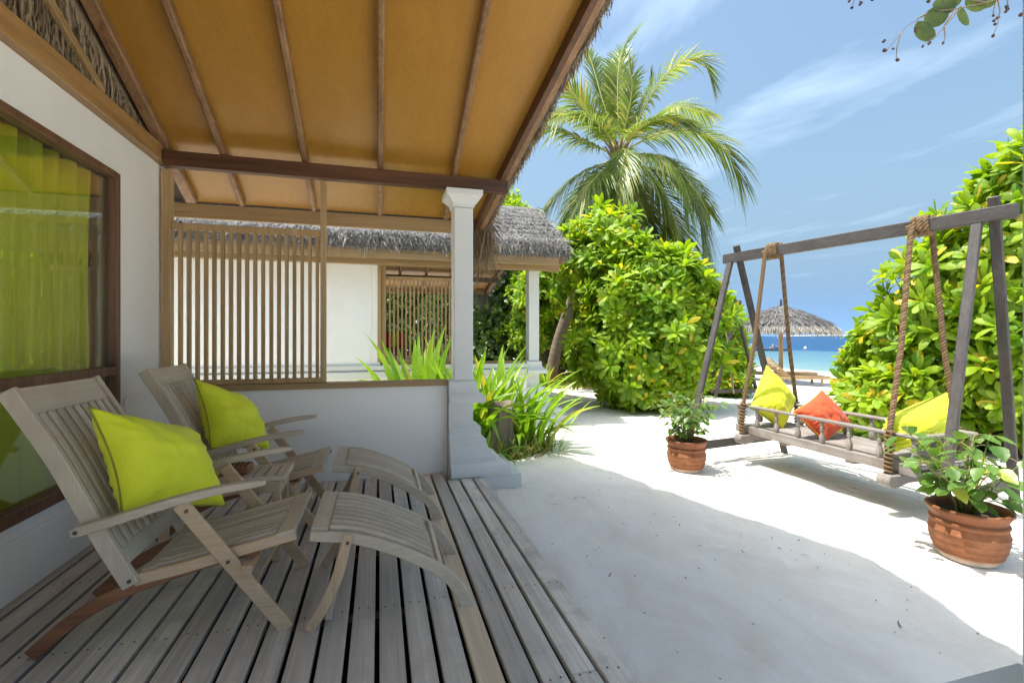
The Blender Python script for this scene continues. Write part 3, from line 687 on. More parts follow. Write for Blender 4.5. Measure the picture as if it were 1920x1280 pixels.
# ---- lime curtain inside the window
def curtain():
    ys = np.linspace(1.95, 3.64, 210); zs = np.linspace(.06, 2.30, 12)
    V = []; 
    for y in ys:
        for k, z in enumerate(zs):
            amp = .028 + .008*math.sin(k*.7)
            V.append((-1.80 + amp*math.sin(y*38 + .5*math.sin(y*11) + .06*k) + .012*math.sin(y*97), y + .01*math.sin(k*.8+y*20), z))
    n = len(zs); Fq = [(i*n+j, i*n+j+1, i*n+n+j+1, i*n+n+j) for i in range(len(ys)-1) for j in range(n-1)]
    o = np_obj('curtain', V, Fq, M['curtain'], smooth=True, org=(-1.86, 2.7, .06))
    s = o.modifiers.new('thickness', 'SOLIDIFY'); s.thickness = .003
    return tag(o, 'lime green curtain gathered behind the large window pane', 'curtain')
curtain()
# ================================================================== deck chairs, foot rests, table, pillows
def arc(pts, n):
    """smooth curve through x,z control points (Catmull-Rom)"""
    p = [Vector((a, 0, b)) for a, b in pts]; p = [p[0]*2-p[1]] + p + [p[-1]*2-p[-2]]; o = []
    for i in range(1, len(p)-2):
        for k in range(n):
            t = k/n; a, b, c, d = p[i-1], p[i], p[i+1], p[i+2]
            o.append(.5*((2*b)+(-a+c)*t+(2*a-5*b+4*c-d)*t*t+(-a+3*b-3*c+d)*t**3))
    o.append(p[-2]); return o
def at_y(pts, y): return [Vector((p.x, y, p.z)) for p in pts]
BOLT = None
def bolts(root, parent, spots):
    b = MB()
    for x, y, z, s in spots:
        b.tube([(x, y, z), (x, y+s*.004, z)], .0085, 10)
    o = b.build('bolts', M['steel'], parent, smooth=False); return o
def chair(Y0):
    """local y 0 = near side; built at x as measured, then parented to an empty"""
    root = empty('deck_chair', (-.7, Y0+.3, 0)); O = Vector((0, Y0, 0)); W = .60
    def bld(m, name, mat, parent=None, bevel=.004, **k):
        m.v = [(x, y+Y0, z) for x, y, z in m.v]; return m.cbuild(name, mat, parent or root, bevel=bevel, **k)
    back = arc([(-.945, .262), (-1.03, .43), (-1.115, .61), (-1.205, .80), (-1.345, 1.045)], 5)
    # backrest frame
    backr = empty('backrest', (-1.1, Y0+W/2, .6), root)
    backr.location -= wloc(root)
    for y in (.025, W-.025): bld(MB().strip(at_y(back, y), .028, .062, (0, 1, 0)), 'side_rail', M['teakZ'], backr)
    topd = [p for p in back if p.z > .93]
    bld(MB().strip([Vector((p.x, .30, p.z))+Vector((.008, 0, .002)) for p in topd], W-.08, .020, (0, 1, 0)), 'top_board', M['teakY'], backr)
    lowd = [p for p in back if .30 < p.z < .43]
    bld(MB().strip([Vector((p.x, .30, p.z)) for p in lowd], W-.08, .020, (0, 1, 0)), 'lower_board', M['teakY'], backr)
    mid = [p for p in back if .37 < p.z < .97]
    mid = [Vector((p.x+.010, 0, p.z+.004)) for p in mid]
    for k in range(9):
        y = .078 + k*(W-.156)/8
        bld(MB().strip(at_y(mid, y), .034, .028, (0, 1, 0)), 'slat', M['teakZ'], backr, .005)
    # seat frame and slats
    seat = arc([(-.945, .285), (-.75, .318), (-.55, .362), (-.345, .405)], 4)
    seatf = empty('seat', (-.65, Y0+W/2, .34), root); seatf.location -= wloc(root)
    for y in (.045, W-.045): bld(MB().strip(at_y([p-Vector((0,0,.012)) for p in seat], y), .024, .045, (0, 1, 0)), 'side_rail', M['teakwX'], seatf)
    fr = MB().strip([Vector((-.425, W/2, .393)), Vector((-.385, W/2, .402)), Vector((-.348, W/2, .409))], W-.062, .022, (0, 1, 0)); bld(fr, 'front_board', M['teakY'], seatf)
    bld(MB().strip([Vector((-.93, W/2, .293)), Vector((-.875, W/2, .303))], W-.12, .02, (0, 1, 0)), 'rear_board', M['teakY'], seatf)
    sl = [p+Vector((0,0,.004)) for p in seat if -.89 < p.x < -.43]
    sl = [Vector((-.885, 0, .302))] + sl + [Vector((-.424, 0, .396))]
    for k in range(11):
        y = .082 + k*(W-.164)/10
        bld(MB().strip(at_y(sl, y), .0235, .030, (0, 1, 0)), 'slat', M['teakX'], seatf, .005)
    # arms
    arm = arc([(-1.125, .502), (-1.0, .535), (-.80, .59), (-.62, .626), (-.455, .642)], 4); na = len(arm)
    for y in (-.012, W+.012):
        wd = [.030 + .022*math.sin(math.pi*min(1, i/(na-1)*1.05)) for i in range(na)]
        th = [.040 - .012*(i/(na-1)) for i in range(na)]
        th[0] = .030; th[-1] = .018
        bld(MB().strip(at_y(arm, y), wd, th, (0, 1, 0)), 'armrest', M['teakX'])
    # straight front legs from the arm down to the floor
    for y, mt in ((.012, 'teakwX'), (W-.012, 'teakwX')):
        bld(MB().bar((-.775, y, .575), (-.375, y, .004), .022, .058, (0, 1, 0)), 'leg', M[mt])
    # curved rear legs
    cv = arc([(-1.30, .012), (-1.17, .125), (-1.03, .205), (-.86, .262), (-.64, .318), (-.50, .335)], 4)
    for y in (.075, W-.075):
        bld(MB().strip(at_y(cv, y), .022, .052, (0, 1, 0)), 'leg', M['red_teak'])
    # folding stay under the seat front
    for y in (W-.17,):
        bld(MB().bar((-.43, y, .33), (-.60, y, .01), .05, .018, (0, 1, 0)), 'stay', M['teakwX'])
    bld(MB().box(-.545, -.505, -.028, W+.028, .268, .308), 'cross_bar', M['teakwY'], bevel=.005)
    bld(MB().box(-1.15, -1.11, -.03, W+.03, .505, .527), 'back_rod', M['teakwY'], bevel=.005) if False else None
    bm_ = MB().tube([(0, 0, 0), (0, -.006, 0)], .0075, 10).mesh('bolt', M['steel'])
    for x, y, z in ((-1.105, -.027, .508), (-1.105, W+.034, .508), (-.748, .001, .545), (-.598, .001, .322), (-.948, .011, .285)): inst(bm_, 'bolt', (x, y+Y0, z), root)
    return root
def footrest(Y0):
    root = empty('foot_rest', (.05, Y0+.28, 0)); W = .57
    def bld(m, name, mat, parent=None, bevel=.004, **k):
        m.v = [(x, y+Y0, z) for x, y, z in m.v]; return m.cbuild(name, mat, parent or root, bevel=bevel, **k)
    top = arc([(-.285, .418), (-.105, .386), (.042, .330), (.172, .262), (.286, .185), (.352, .110), (.405, .004)], 4)
    n = len(top)
    low = [p - Vector((0, 0, .022)) for p in top]
    th = [.042 + .018*(i/n) for i in range(n)]
    frame_ = empty('seat', (.05, Y0+W/2, .3), root); frame_.location -= wloc(root)
    for y in (.014, W-.014): bld(MB().strip(at_y(low, y), .026, th, (0, 1, 0)), 'side_rail', M['teakX'], frame_)
    def seg(a, b): return [p for p in top if a <= p.x <= b]
    bld(MB().strip([Vector((p.x, W/2, p.z-.004)) for p in seg(-.29, -.225)] + [Vector((-.215, W/2, .4035))], W-.058, .018, (0, 1, 0)), 'end_board', M['teakY'], frame_)
    bld(MB().strip([Vector((p.x, W/2, p.z-.004)) for p in seg(.235, .30)], W-.058, .018, (0, 1, 0)), 'end_board', M['teakY'], frame_)
    sl = [Vector((-.212, 0, .4030))] + [p-Vector((0, 0, .002)) for p in seg(-.20, .228)] + [Vector((.233, 0, .2235))]
    for k in range(9):
        y = .062 + k*(W-.124)/8
        bld(MB().strip(at_y(sl, y), .034, .030, (0, 1, 0)), 'slat', M['teakX'], frame_, .006)
    for y in (-.012, W+.012):
        leg = arc([(-.128, .392), (-.150, .30), (-.178, .20), (-.225, .10), (-.285, .004)], 3)
        bld(MB().strip(at_y(leg, y), .020, [.040]*3+[.046]*(len(leg)-3), (0, 1, 0)), 'leg', M['teakwZ'])
    bld(MB().bar((-.150, .04, .335), (-.215, .04, .012), .022, .03, (0, 1, 0)), 'inner_leg', M['teakZ'])
    bld(MB().bar((-.150, W-.04, .335), (-.215, W-.04, .012), .022, .03, (0, 1, 0)), 'inner_leg', M['teakZ'])
    bld(MB().box(-.20, -.175, .055, W-.055, .155, .18), 'cross_bar', M['teakY'])
    inst(MB().tube([(0, 0, 0), (0, -.005, 0)], .0075, 10).mesh('bolt', M['steel']), 'bolt', (-.130, Y0-.022, .362), root)
    return root
def copy_tree(o, parent=None, d=(0, 0, 0)):
    kids = [c for c in bpy.data.objects if c.parent == o]
    c = o.copy(); COL.objects.link(c); c.parent = parent
    if parent is None: c.location = o.location + Vector(d)
    for k in kids: copy_tree(k, c)
    return c
c1 = tag(chair(2.215), 'slatted teak deck chair nearest the camera with the larger looking lime pillow', 'deck chair', 'teak deck chairs on the veranda')
c2 = tag(copy_tree(c1, None, (0, 1.09, 0)), 'slatted teak deck chair farther back, beside the half wall under the screen', 'deck chair', 'teak deck chairs on the veranda')
f1 = tag(footrest(2.20), 'curved slatted teak foot rest in front of the nearest deck chair', 'foot rest', 'curved teak foot rests')
f2 = tag(copy_tree(f1, None, (0, 1.09, 0)), 'curved slatted teak foot rest beside the half wall, behind the nearer one', 'foot rest', 'curved teak foot rests')
def table():
    root = tag(empty('side_table', (-.80, 3.04, 0)), 'low slatted teak side table standing between the two deck chairs', 'side table')
    x0, x1, y0, y1, z = -1.14, -.50, 2.90, 3.20, .475
    ap = MB(); ap.box(x0, x1, y0, y0+.035, z-.028, z); ap.box(x0, x1, y1-.035, y1, z-.028, z); ap.box(x0, x0+.06, y0+.037, y1-.037, z-.028, z); ap.box(x1-.06, x1, y0+.037, y1-.037, z-.028, z)
    top = ap.cbuild('table_top', M['teakX'], root, bevel=.006)
    me = MB().box(-.024, .024, -.112, .112, -.009, .009).mesh('slat', M['teakY'])
    for k in range(9): inst(me, 'slat', (x0+.09+k*.0575, (y0+y1)/2, z-.010), top, bevel=.002)
    MB().box(x0+.03, x1-.03, y0+.012, y0+.03, z-.085, z-.03).cbuild('apron', M['teakwX'], root, bevel=.003)
    MB().box(x0+.03, x1-.03, y1-.03, y1-.012, z-.085, z-.03).cbuild('apron', M['teakwX'], root, bevel=.003)
    MB().box(x1-.042, x1-.026, y0+.04, y1-.04, z-.10, z-.03).cbuild('apron', M['teakwY'], root, bevel=.003)
    for x in (x0+.045, x1-.05):
        for y in (y0+.035, y1-.035): MB().box(x-.022, x+.022, y-.018, y+.018, .001, z-.029).cbuild('leg', M['teakwZ'], root, bevel=.004)
table()
def tray():
    root = tag(empty('wooden_box', (-.775, 3.05, .476)), 'small dark reddish wooden box with rows of round holes on the side table', 'wooden box')
    b = MB().box(-.845, -.705, 2.985, 3.105, .477, .520); b.cbuild('body', M['red_teak'], root, bevel=.005)
    for i in range(5):
        for j in range(4):
            m = MB(); c = (-.825+i*.025, 3.001+j*.029, .5203); m.lathe([(.0085, 0), (.0085, .0035), (.0065, .0036), (.006, .0006)], c, 10)
            m.cbuild('hole_rim', M['beamX'], root)
tray()

def pillow(name, corners, T, mat, seam, label, group=None, seed=0, seam_side=None, pinch=.07, sag=0.0):
    """corners in order p00, p10, p11, p01 (world); T = full thickness"""
    c = [Vector(p) for p in corners]; ctr = sum(c, Vector())/4; N = 40
    nrm = ((c[2]-c[0]).cross(c[3]-c[1])).normalized()
    du = (c[1]-c[0]+c[2]-c[3])/2; dv = (c[3]-c[0]+c[2]-c[1])/2
    def base(u, v):
        p = c[0]*(1-u)*(1-v) + c[1]*u*(1-v) + c[2]*u*v + c[3]*(1-u)*v
        # edges drawn in between the corners
        su = math.sin(math.pi*u); sv = math.sin(math.pi*v)
        p += dv*(pinch*su*(.5-v)*2*abs((.5-v)*2)**2*.9) + du*(pinch*sv*(.5-u)*2*abs((.5-u)*2)**2*.9)
        return p
    vs = []; fs = []
    for s in (1, -1):
        for i in range(N+1):
            for j in range(N+1):
                u = i/N; v = j/N
                e = max(0.0, (1-(2*u-1)**2)*(1-(2*v-1)**2)); h = e**.52
                # soft wrinkles radiating from corners and seams
                q = base(u, v)
                wr = noise.noise(Vector((u*3.2+seed, v*3.2, s*2+seed)))*.022*h
                edge = min(u, v, 1-u, 1-v)
                ang = math.atan2(v-.5, u-.5)
                wr += math.sin(ang*26 + seed + 3*noise.noise(Vector((u*4, v*4, seed))))*.006*math.exp(-((edge-.08)/.07)**2)
                wr += noise.noise(Vector((u*9, v*4+seed, s)))*.012*h + (1-abs(noise.noise(Vector((u*4+seed+v*2, v*9-u*3, s*3))))*2)*.007*h
                vs.append(q + nrm*s*(T/2*h) + nrm*wr + Vector((0, 0, -sag*h)))
    M1 = N+1
    for s in range(2):
        o_ = s*M1*M1
        for i in range(N):
            for j in range(N):
                a = o_+i*M1+j; f = (a, a+M1, a+M1+1, a+1); fs.append(f if s == 0 else f[::-1])
    mb_ = MB().add(vs, fs); me = mb_.mesh(name, mat, True, ctr)
    import bmesh
    bm = bmesh.new(); bm.from_mesh(me); bmesh.ops.remove_doubles(bm, verts=bm.verts, dist=1e-5); bm.to_mesh(me); bm.free()
    me.polygons.foreach_set('use_smooth', [True]*len(me.polygons))
    lo = min(v.z for v in vs); root = tag(empty(name, Vector((ctr.x, ctr.y, lo))), label, 'pillow', group)
    o = inst(me, 'cushion', ctr, root)
    b = MB(); ring = [base(k/30, 0) for k in range(30)] + [base(1, k/30) for k in range(30)] + [base(1-k/30, 1) for k in range(30)] + [base(0, 1-k/30) for k in range(31)]
    b.tube(ring, .0045, 6, caps=False); b.build('seam', seam, root, smooth=True)
    return root
G1 = 'lime pillows on the deck chairs'; G2 = 'pillows on the rope swing'
pillow('pillow', [(-1.125, 2.315, .965), (-.985, 2.26, .520), (-.715, 2.62, .425), (-.915, 2.76, .790)], .27, M['lime'], M['lime_seam'], 'lime pillow propped against the back of the nearest deck chair', G1, 1)
pillow('pillow', [(-1.115, 3.43, .985), (-1.000, 3.35, .555), (-.735, 3.70, .445), (-.905, 3.83, .800)], .25, M['lime'], M['lime_seam'], 'lime pillow in the farther deck chair, beside the half wall', G1, 4.3)

# ================================================================== the rope swing
def rope_geo(path, r=.0215, pitch=.08, step=.011):
    pts = [Vector(p) for p in path]; L = [0]
    for a, b in zip(pts, pts[1:]): L.append(L[-1] + (b-a).length)
    n = int(L[-1]/step); m = MB(); cen = []; nor = []; prev = None
    for i in range(n+1):
        s = L[-1]*i/n; k = max(j for j in range(len(L)) if L[j] <= s+1e-9); k = min(k, len(pts)-2)
        t = (s-L[k])/max(1e-9, (L[k+1]-L[k])); cen.append(pts[k].lerp(pts[k+1], t))
    for q in range(3):
        out_ = []; prev = None
        for i, c in enumerate(cen):
            d = (cen[min(i+1, n)]-cen[max(i-1, 0)]).normalized()
            if prev is None: prev = d.orthogonal().normalized()
            prev = (prev - d*prev.dot(d)).normalized(); b = d.cross(prev); a = 2*math.pi*(i*step/pitch + q/3)
            out_.append(c + (prev*math.cos(a) + b*math.sin(a))*r*.5)
        m.tube(out_, r*.56, 6)
    # loose coir hairs
    return m
def swing_frame(TL, TR, A, B, C, D, label, group, mats='swing', leg=.066, stretch=True):
    """TL,TR beam ends; A,B feet at the TL end; C,D feet at the TR end"""
    TL, TR = Vector(TL), Vector(TR); u = (TR-TL).normalized(); L = (TR-TL).length; side = Vector((0, 0, 1))
    root = tag(empty('swing_stand', (TL+TR)/2 * Vector((1, 1, 0)).to_tuple()[0] if False else Vector(((TL.x+TR.x)/2, (TL.y+TR.y)/2, gz(TL.x)))), label, 'swing stand', group)
    MB().bar(TL-u*.13, TR+u*.17, .075, .105, side.cross(u)).cbuild('top_beam', M[mats+'Y'], root, bevel=.006)
    for T, f0, f1, s in ((TL, A, B, 1), (TR, C, D, -1)):
        for f, k in ((f0, -1), (f1, 1)):
            f = Vector(f); d = (T-f).normalized(); o = u*(k*.047)
            top = T + d*(.13 if k > 0 else -.03)
            MB().bar(f+o-d*.02, top+o, leg, leg*.62, u).cbuild('leg', M[mats+'Z'], root, bevel=.006)
        if stretch:
            q = .10; a_ = Vector(f0).lerp(T, q*.9)+u*(s*-.02); b_ = Vector(f1).lerp(T, q*.9)+u*(s*-.02)
            e = (b_-a_).normalized(); MB().bar(a_-e*.10, b_+e*.10, .045, .085, u).cbuild('stretcher', M[mats+'X'], root, bevel=.005)
        m = MB(); w_ = T + Vector((0, 0, 0)); m.tube([w_ - u*.12, w_ + u*.12], .012, 8); m.cbuild('bolt', M['steel'], root)
    return root
GZ = -.13
SW_TL = P(1378, 483, 5.36); SW_TR = P(1849, 404, 3.62)
swing_frame(SW_TL, SW_TR, (3.12, 4.38, GZ), (4.58, 4.62, GZ), (3.84, 2.42, GZ), (4.93, 2.69, GZ), 'grey weathered timber swing frame in the foreground sand holding three pillows on its hung bench', 'timber swing frames')
def bench(c, X0, X1, Y0, Y1, zs, label, group, ropes, rz=0, detail=True):
    """hung bench; local frame centred at c, long axis along local y"""
    root = tag(empty('swing_bench', c), label, 'swing bench', group)
    rot = Matrix.Rotation(rz, 3, 'Z'); c = Vector(c)
    def bld(m, name, mat, **k):
        m.v = [tuple(c + rot @ Vector(v)) for v in m.v]; return m.cbuild(name, mat, root, **k)
    L = Y1-Y0
    # three long seat boards plus front/back edge beams
    nb = 5; wd = (X1-X0-.10)/nb
    for k in range(nb): bld(MB().box(X0+.05+k*wd+.004, X0+.05+(k+1)*wd-.004, Y0+.02, Y1-.02, zs-.028, zs-.002+random.uniform(-.002, .002)), 'plank', M['benchY'], bevel=.003)
    for x in (X0, X1-.05): bld(MB().box(x, x+.05, Y0, Y1, zs-.075, zs+.006), 'edge_beam', M['benchY'], bevel=.006)
    for y in (Y0+.16, Y1-.16):
        pr = [(X0-.10, zs-.078), (X0-.125, zs-.12), (X0-.11, zs-.165), (X0-.05, zs-.185), (X0+.10, zs-.15), (X1-.10, zs-.15), (X1+.05, zs-.185), (X1+.11, zs-.165), (X1+.125, zs-.12), (X1+.10, zs-.078)]
        bld(MB().prism(pr[::-1], y-.05, y+.05), 'bearer', M['benchX'], bevel=.01)
    if detail:
        for y in (Y0+.62*L/2, Y1-.62*L/2): bld(MB().box(X0+.06, X1-.06, y-.04, y+.04, zs-.115, zs-.077), 'bearer', M['benchX'], bevel=.006)
    zt = zs + .215
    for x in (X0+.025, X1-.025): bld(MB().bar((x, Y0-.01, zt), (x, Y1+.01, zt), .058, .026, (1, 0, 0)), 'rail', M['benchY'], bevel=.008)
    for y in (Y0+.02, Y1-.02): bld(MB().bar((X0+.056, y, zt), (X1-.056, y, zt), .055, .026, (0, 1, 0)), 'rail', M['benchX'], bevel=.008)
    H = zt-.014-(zs+.005); pf = [(.018, 0), (.027, .012), (.031, .035), (.029, .06), (.019, .088), (.014, .108), (.016, .114), (.023, .118), (.023, .127), (.016, .131), (.022, .137), (.022, .146), (.015, .150), (.017, .165), (.024, .18), (.026, .196)]
    pf = [(r*.82, z*H/.196) for r, z in pf]; me = MB().lathe(pf, (0, 0, 0), 14).mesh('baluster', M['benchZ'], True)
    nbal = 7 if detail else 6
    spots = [(x, Y0+.03+(L-.06)*k/nbal) for k in range(nbal+1) for x in (X0+.025, X1-.025)] + [(lerp(X0, X1, .5), y) for y in (Y0+.02, Y1-.02)]
    for x, y in spots: inst(me, 'baluster', c + rot @ Vector((x, y, zs+.006)), root)
    for path in ropes: rope_geo(path).build('rope', M['rope'], root, smooth=True)
    return root
# bench corners measured: x 3.77..4.40, y 2.58..4.42, seat 0.29
BC = Vector((4.085, 3.50, 0)); bx0, bx1, by0, by1 = -.315, .315, -.92, .92
def swing_ropes():
    u = (SW_TR-SW_TL).normalized(); acr = Vector((0, 0, 1)).cross(u).normalized(); out_ = []
    for px, y in ((1449, by1-.16), (1727, by0+.16)):
        # where the rope crosses the beam
        best = min(range(101), key=lambda k: abs((lambda q: 960+FPX*(q.dot(R_))/(q.dot(F_)))(SW_TL.lerp(SW_TR, k/100)-Vector((0,0,CAM_Z)))-px))
        T = SW_TL.lerp(SW_TR, best/100)
        for s in (-1, 1):
            # coils round the beam, then down to the bench bearer
            path = []; turns = 2.2
            for k in range(40):
                a = 2*math.pi*turns*k/39 + (math.pi if s < 0 else 0); w_ = .055; h_ = .068
                ca, sa = math.cos(a), math.sin(a); sc_ = 1/max(abs(ca)/1.0, abs(sa)/1.0)**.35
                path.append(T + acr*(ca*w_*sc_) * (1) + Vector((0, 0, sa*h_*sc_)) + u*(s*.030 + (k/39-.5)*.075))
            b = BC + Vector((s*.375, y, .29-.10)); top = T + acr*(.0) + Vector((0, 0, 0))
            side_ = 1 if (acr.x > 0) else -1
            top = T + acr*(side_*s*.066) + u*(s*.045)
            mid = top.lerp(b, .5) + Vector((s*-.012, 0, 0)); q3 = BC + Vector((s*.352, y+.005, .29+.22))
            out_.append(path[::-1] + [top, top.lerp(mid, .5), mid, q3, BC + Vector((s*.362, y, .29+.05)), b])
            # lashing round the rail and the rope foot
            lash = []
            for k in range(110):
                a = 2*math.pi*k/10; z = .29 + .26 - .36*k/109
                cx = lerp(.352, .372, k/109); lash.append(BC + Vector((s*cx + .029*math.cos(a), y + .029*math.sin(a), z)))
            out_.append((lash, .3))
    return out_
rp = swing_ropes(); main = [r for r in rp if not isinstance(r, tuple)]; lash = [r[0] for r in rp if isinstance(r, tuple)]
sb = bench(BC, bx0, bx1, by0, by1, .29, 'long grey timber swing bench with turned balusters hung on thick coir ropes', 'hung swing benches', main)
for l in lash:
    m = MB(); m.tube(l, .0085, 6); m.build('lashing', M['rope'], sb, smooth=True)
def corner(px, py, t): return P(px, py, t)
pillow('pillow', [corner(1437, 684, 5.30), corner(1405, 764, 5.05), corner(1468, 806, 5.02), corner(1493, 748, 5.35)], .27, M['lime'], M['lime_seam'], 'lime pillow standing on a corner at the left end of the swing bench', G2, 8, pinch=.05)
pillow('pillow', [corner(1541, 731, 4.75), corner(1487, 771, 4.50), corner(1546, 830, 4.42), corner(1597, 793, 4.65)], .20, M['orange'], M['orange_seam'], 'burnt orange pillow standing on a corner between two lime ones', G2, 2, pinch=.05)
pillow('pillow', [corner(1776, 734, 3.95), corner(1664, 782, 3.72), corner(1664, 852, 3.66), corner(1776, 806, 3.90)], .30, M['lime'], M['lime_seam'], 'lime pillow leaning at the right end of the swing bench beside the thick rope', G2, 5, pinch=.03)

# ================================================================== terracotta pots
def pot_mesh():
    pr = [(.0, 0), (.115, 0), (.135, .01), (.150, .03), (.163, .052), (.166, .056), (.164, .060), (.176, .088), (.179, .092), (.177, .096), (.186, .13), (.189, .134), (.187, .138), (.190, .175), (.193, .179), (.190, .183), (.182, .215), (.178, .222), (.186, .228), (.190, .24), (.186, .252), (.178, .256), (.180, .27), (.196, .30), (.206, .312), (.206, .324), (.196, .330), (.184, .326), (.172, .30), (.165, .27), (.165, .262), (.0, .262)]
    pr = [(max(r, .0005), z) for r, z in pr]
    m = MB().lathe(pr, (0, 0, 0), 40); return m
LEAF = None
def leaf_geo(L=1.0, w=.62, fold=.12, tip=1.0, serr=True):
    """broad pointed leaf along +x, unit length"""
    st = [0, .08, .2, .35, .5, .65, .8, .92, 1.0]; ws = [.02, .42, .82, 1.0, .98, .84, .55, .25, .0]
    V = []; 
    for i, (s, q) in enumerate(zip(st, ws)):
        hw = w/2*q*(1 + (.10 if serr and i % 2 else -.02)); z = -.18*s*s
        V += [(s, -hw, z+fold*q*.5), (s, -hw*.5, z+fold*q*.18), (s, 0, z), (s, hw*.5, z+fold*q*.18), (s, hw, z+fold*q*.5)]
    Fq = [(i*5+j, i*5+5+j, i*5+6+j, i*5+1+j) for i in range(8) for j in range(4)]
    return np.array(V, dtype=float), np.array(Fq)
def potted(x, y, label, h, n_stems, n_leaf, size, spread, seed, far=False):
    rnd = random.Random(seed); z0 = gz(x)-.004; root = tag(empty('potted_plant', (x, y, z0), None), label, 'potted plant', 'terracotta pots with leafy plants')
    me = pot_mesh().mesh('pot', M['terracotta'], True); pot = inst(me, 'pot', (x, y, z0), root)
    inst(MB().lathe([(.0005, -.02), (.163, -.02), (.163, -.004), (.08, .004), (.0005, .008)], (0,0,0), 20).mesh('soil', M['soil'], True), 'soil', (x, y, z0+.285), pot)
    meshes = []
    for k in range(4):
        V, Fq = leaf_geo(1, rnd.uniform(.55, .72), rnd.uniform(.05, .2)); V[:, 2] += np.sin(V[:, 0]*5+k)*.03
        meshes.append(np_mesh('leaf', V, Fq, M['leaf_pot'], True))
    st = MB(); nodes = []
    for s in range(n_stems):
        a = 2*math.pi*s/n_stems + rnd.uniform(-.4, .4); r0 = rnd.uniform(.01, .06); H = h*rnd.uniform(.55, 1.0); sp = spread*rnd.uniform(.4, 1.0)
        b = Vector((x+r0*math.cos(a), y+r0*math.sin(a), z0+.28)); pts = []
        for k in range(7):
            t = k/6; pts.append(b + Vector((math.cos(a)*sp*t**1.4+.015*math.sin(5*t+s), math.sin(a)*sp*t**1.4, H*t)))
        st.tube(pts, [.006*(1-.6*k/6) for k in range(7)], 6); nodes.append((pts, a))
    for k in range(n_leaf):
        pts, a = nodes[k % n_stems]; t = rnd.uniform(.25, 1.0); i = min(5, int(t*6)); p = pts[i].lerp(pts[i+1], t*6-i if i < 6 else 0)
        az = rnd.uniform(0, 6.28); L = size*rnd.uniform(.55, 1.15)
        el = rnd.uniform(-.15, .55); d = Vector((math.cos(az)*math.cos(el), math.sin(az)*math.cos(el), math.sin(el)))
        q = p + d*rnd.uniform(.035, .11); st.tube([p, p.lerp(q, .5)+Vector((0, 0, .008)), q], .0022, 5, caps=False)
        up = Vector((rnd.uniform(-.35, .35), rnd.uniform(-.35, .35), 1)); dd = (Vector((d.x, d.y, rnd.uniform(-.7, .1)))).normalized()
        yv = up.cross(dd).normalized(); zv = dd.cross(yv); m3 = Matrix((dd, yv, zv)).transposed()
        inst(meshes[rnd.randrange(4)], 'leaf', q, root, rot=m3, scale=L)
    st.build('stems', M['twig'] if False else M['grass'], root, smooth=True)
    return root
potted(3.02, 4.24, 'small terracotta pot with a pale leafy plant beside the left swing legs', .52, 12, 230, .085, .24, 3)
potted(3.50, 2.10, 'larger looking terracotta pot with broad leaves at the right edge of the picture', .50, 13, 120, .120, .31, 5)
# ================================================================== vegetation
def rosette_tmpl(nl=13, L=.17, W=.062, seed=0, segs=5):
    r = np.random.default_rng(seed); V = []; Fq = []
    ws = {5: [.12, .32, .62, .95, 1.0, .35], 3: [.15, .65, 1.0, .3]}[segs]
    for k in range(nl):
        az = k*2.399 + r.uniform(-.2, .2); t = k/(nl-1); pitch = math.radians(14 + 64*t**.85) + r.uniform(-.12, .12)
        l = L*(.55 + .5*math.sin(math.pi*(.25+.6*t)))*r.uniform(.85, 1.1); d = np.array([math.cos(az), math.sin(az), 0]); s = np.array([-math.sin(az), math.cos(az), 0])
        b = len(V); curl = r.uniform(.1, .55); roll = r.uniform(-.25, .25)
        for i in range(segs+1):
            q = i/segs; a = pitch + curl*q*q; c = d*math.sin(a)*l*q + np.array([0, 0, math.cos(a)*l*q]); nrm = np.cross(s, d*math.sin(a) + np.array([0, 0, math.cos(a)]))
            hw = W/2*ws[i]*l/L*1.05
            sd = s*math.cos(roll) + nrm*math.sin(roll)
            V += [c - sd*hw - nrm*hw*-.28, c, c + sd*hw - nrm*hw*-.28]
        for i in range(segs):
            for j in range(2): a_ = b+i*3+j; Fq.append((a_, a_+3, a_+4, a_+1))
    return np.array(V), np.array(Fq)
ROS = [rosette_tmpl(16, .235, .068, s) for s in range(4)]
ROS_LO = [rosette_tmpl(13, .23, .070, s+9, 3) for s in range(3)]
def nrm_rows(a): return a/(np.linalg.norm(a, axis=1)[:, None]+1e-9)
def frames_np(n, roll):
    n = nrm_rows(n); ref = np.where(np.abs(n[:, 2:3]) < .9, np.array([[0, 0, 1.0]]), np.array([[1.0, 0, 0]]))
    a = nrm_rows(np.cross(ref, n)); b = np.cross(n, a); c, s = np.cos(roll)[:, None], np.sin(roll)[:, None]
    a2 = a*c + b*s; b2 = np.cross(n, a2); return np.stack([a2, b2, n], -1)
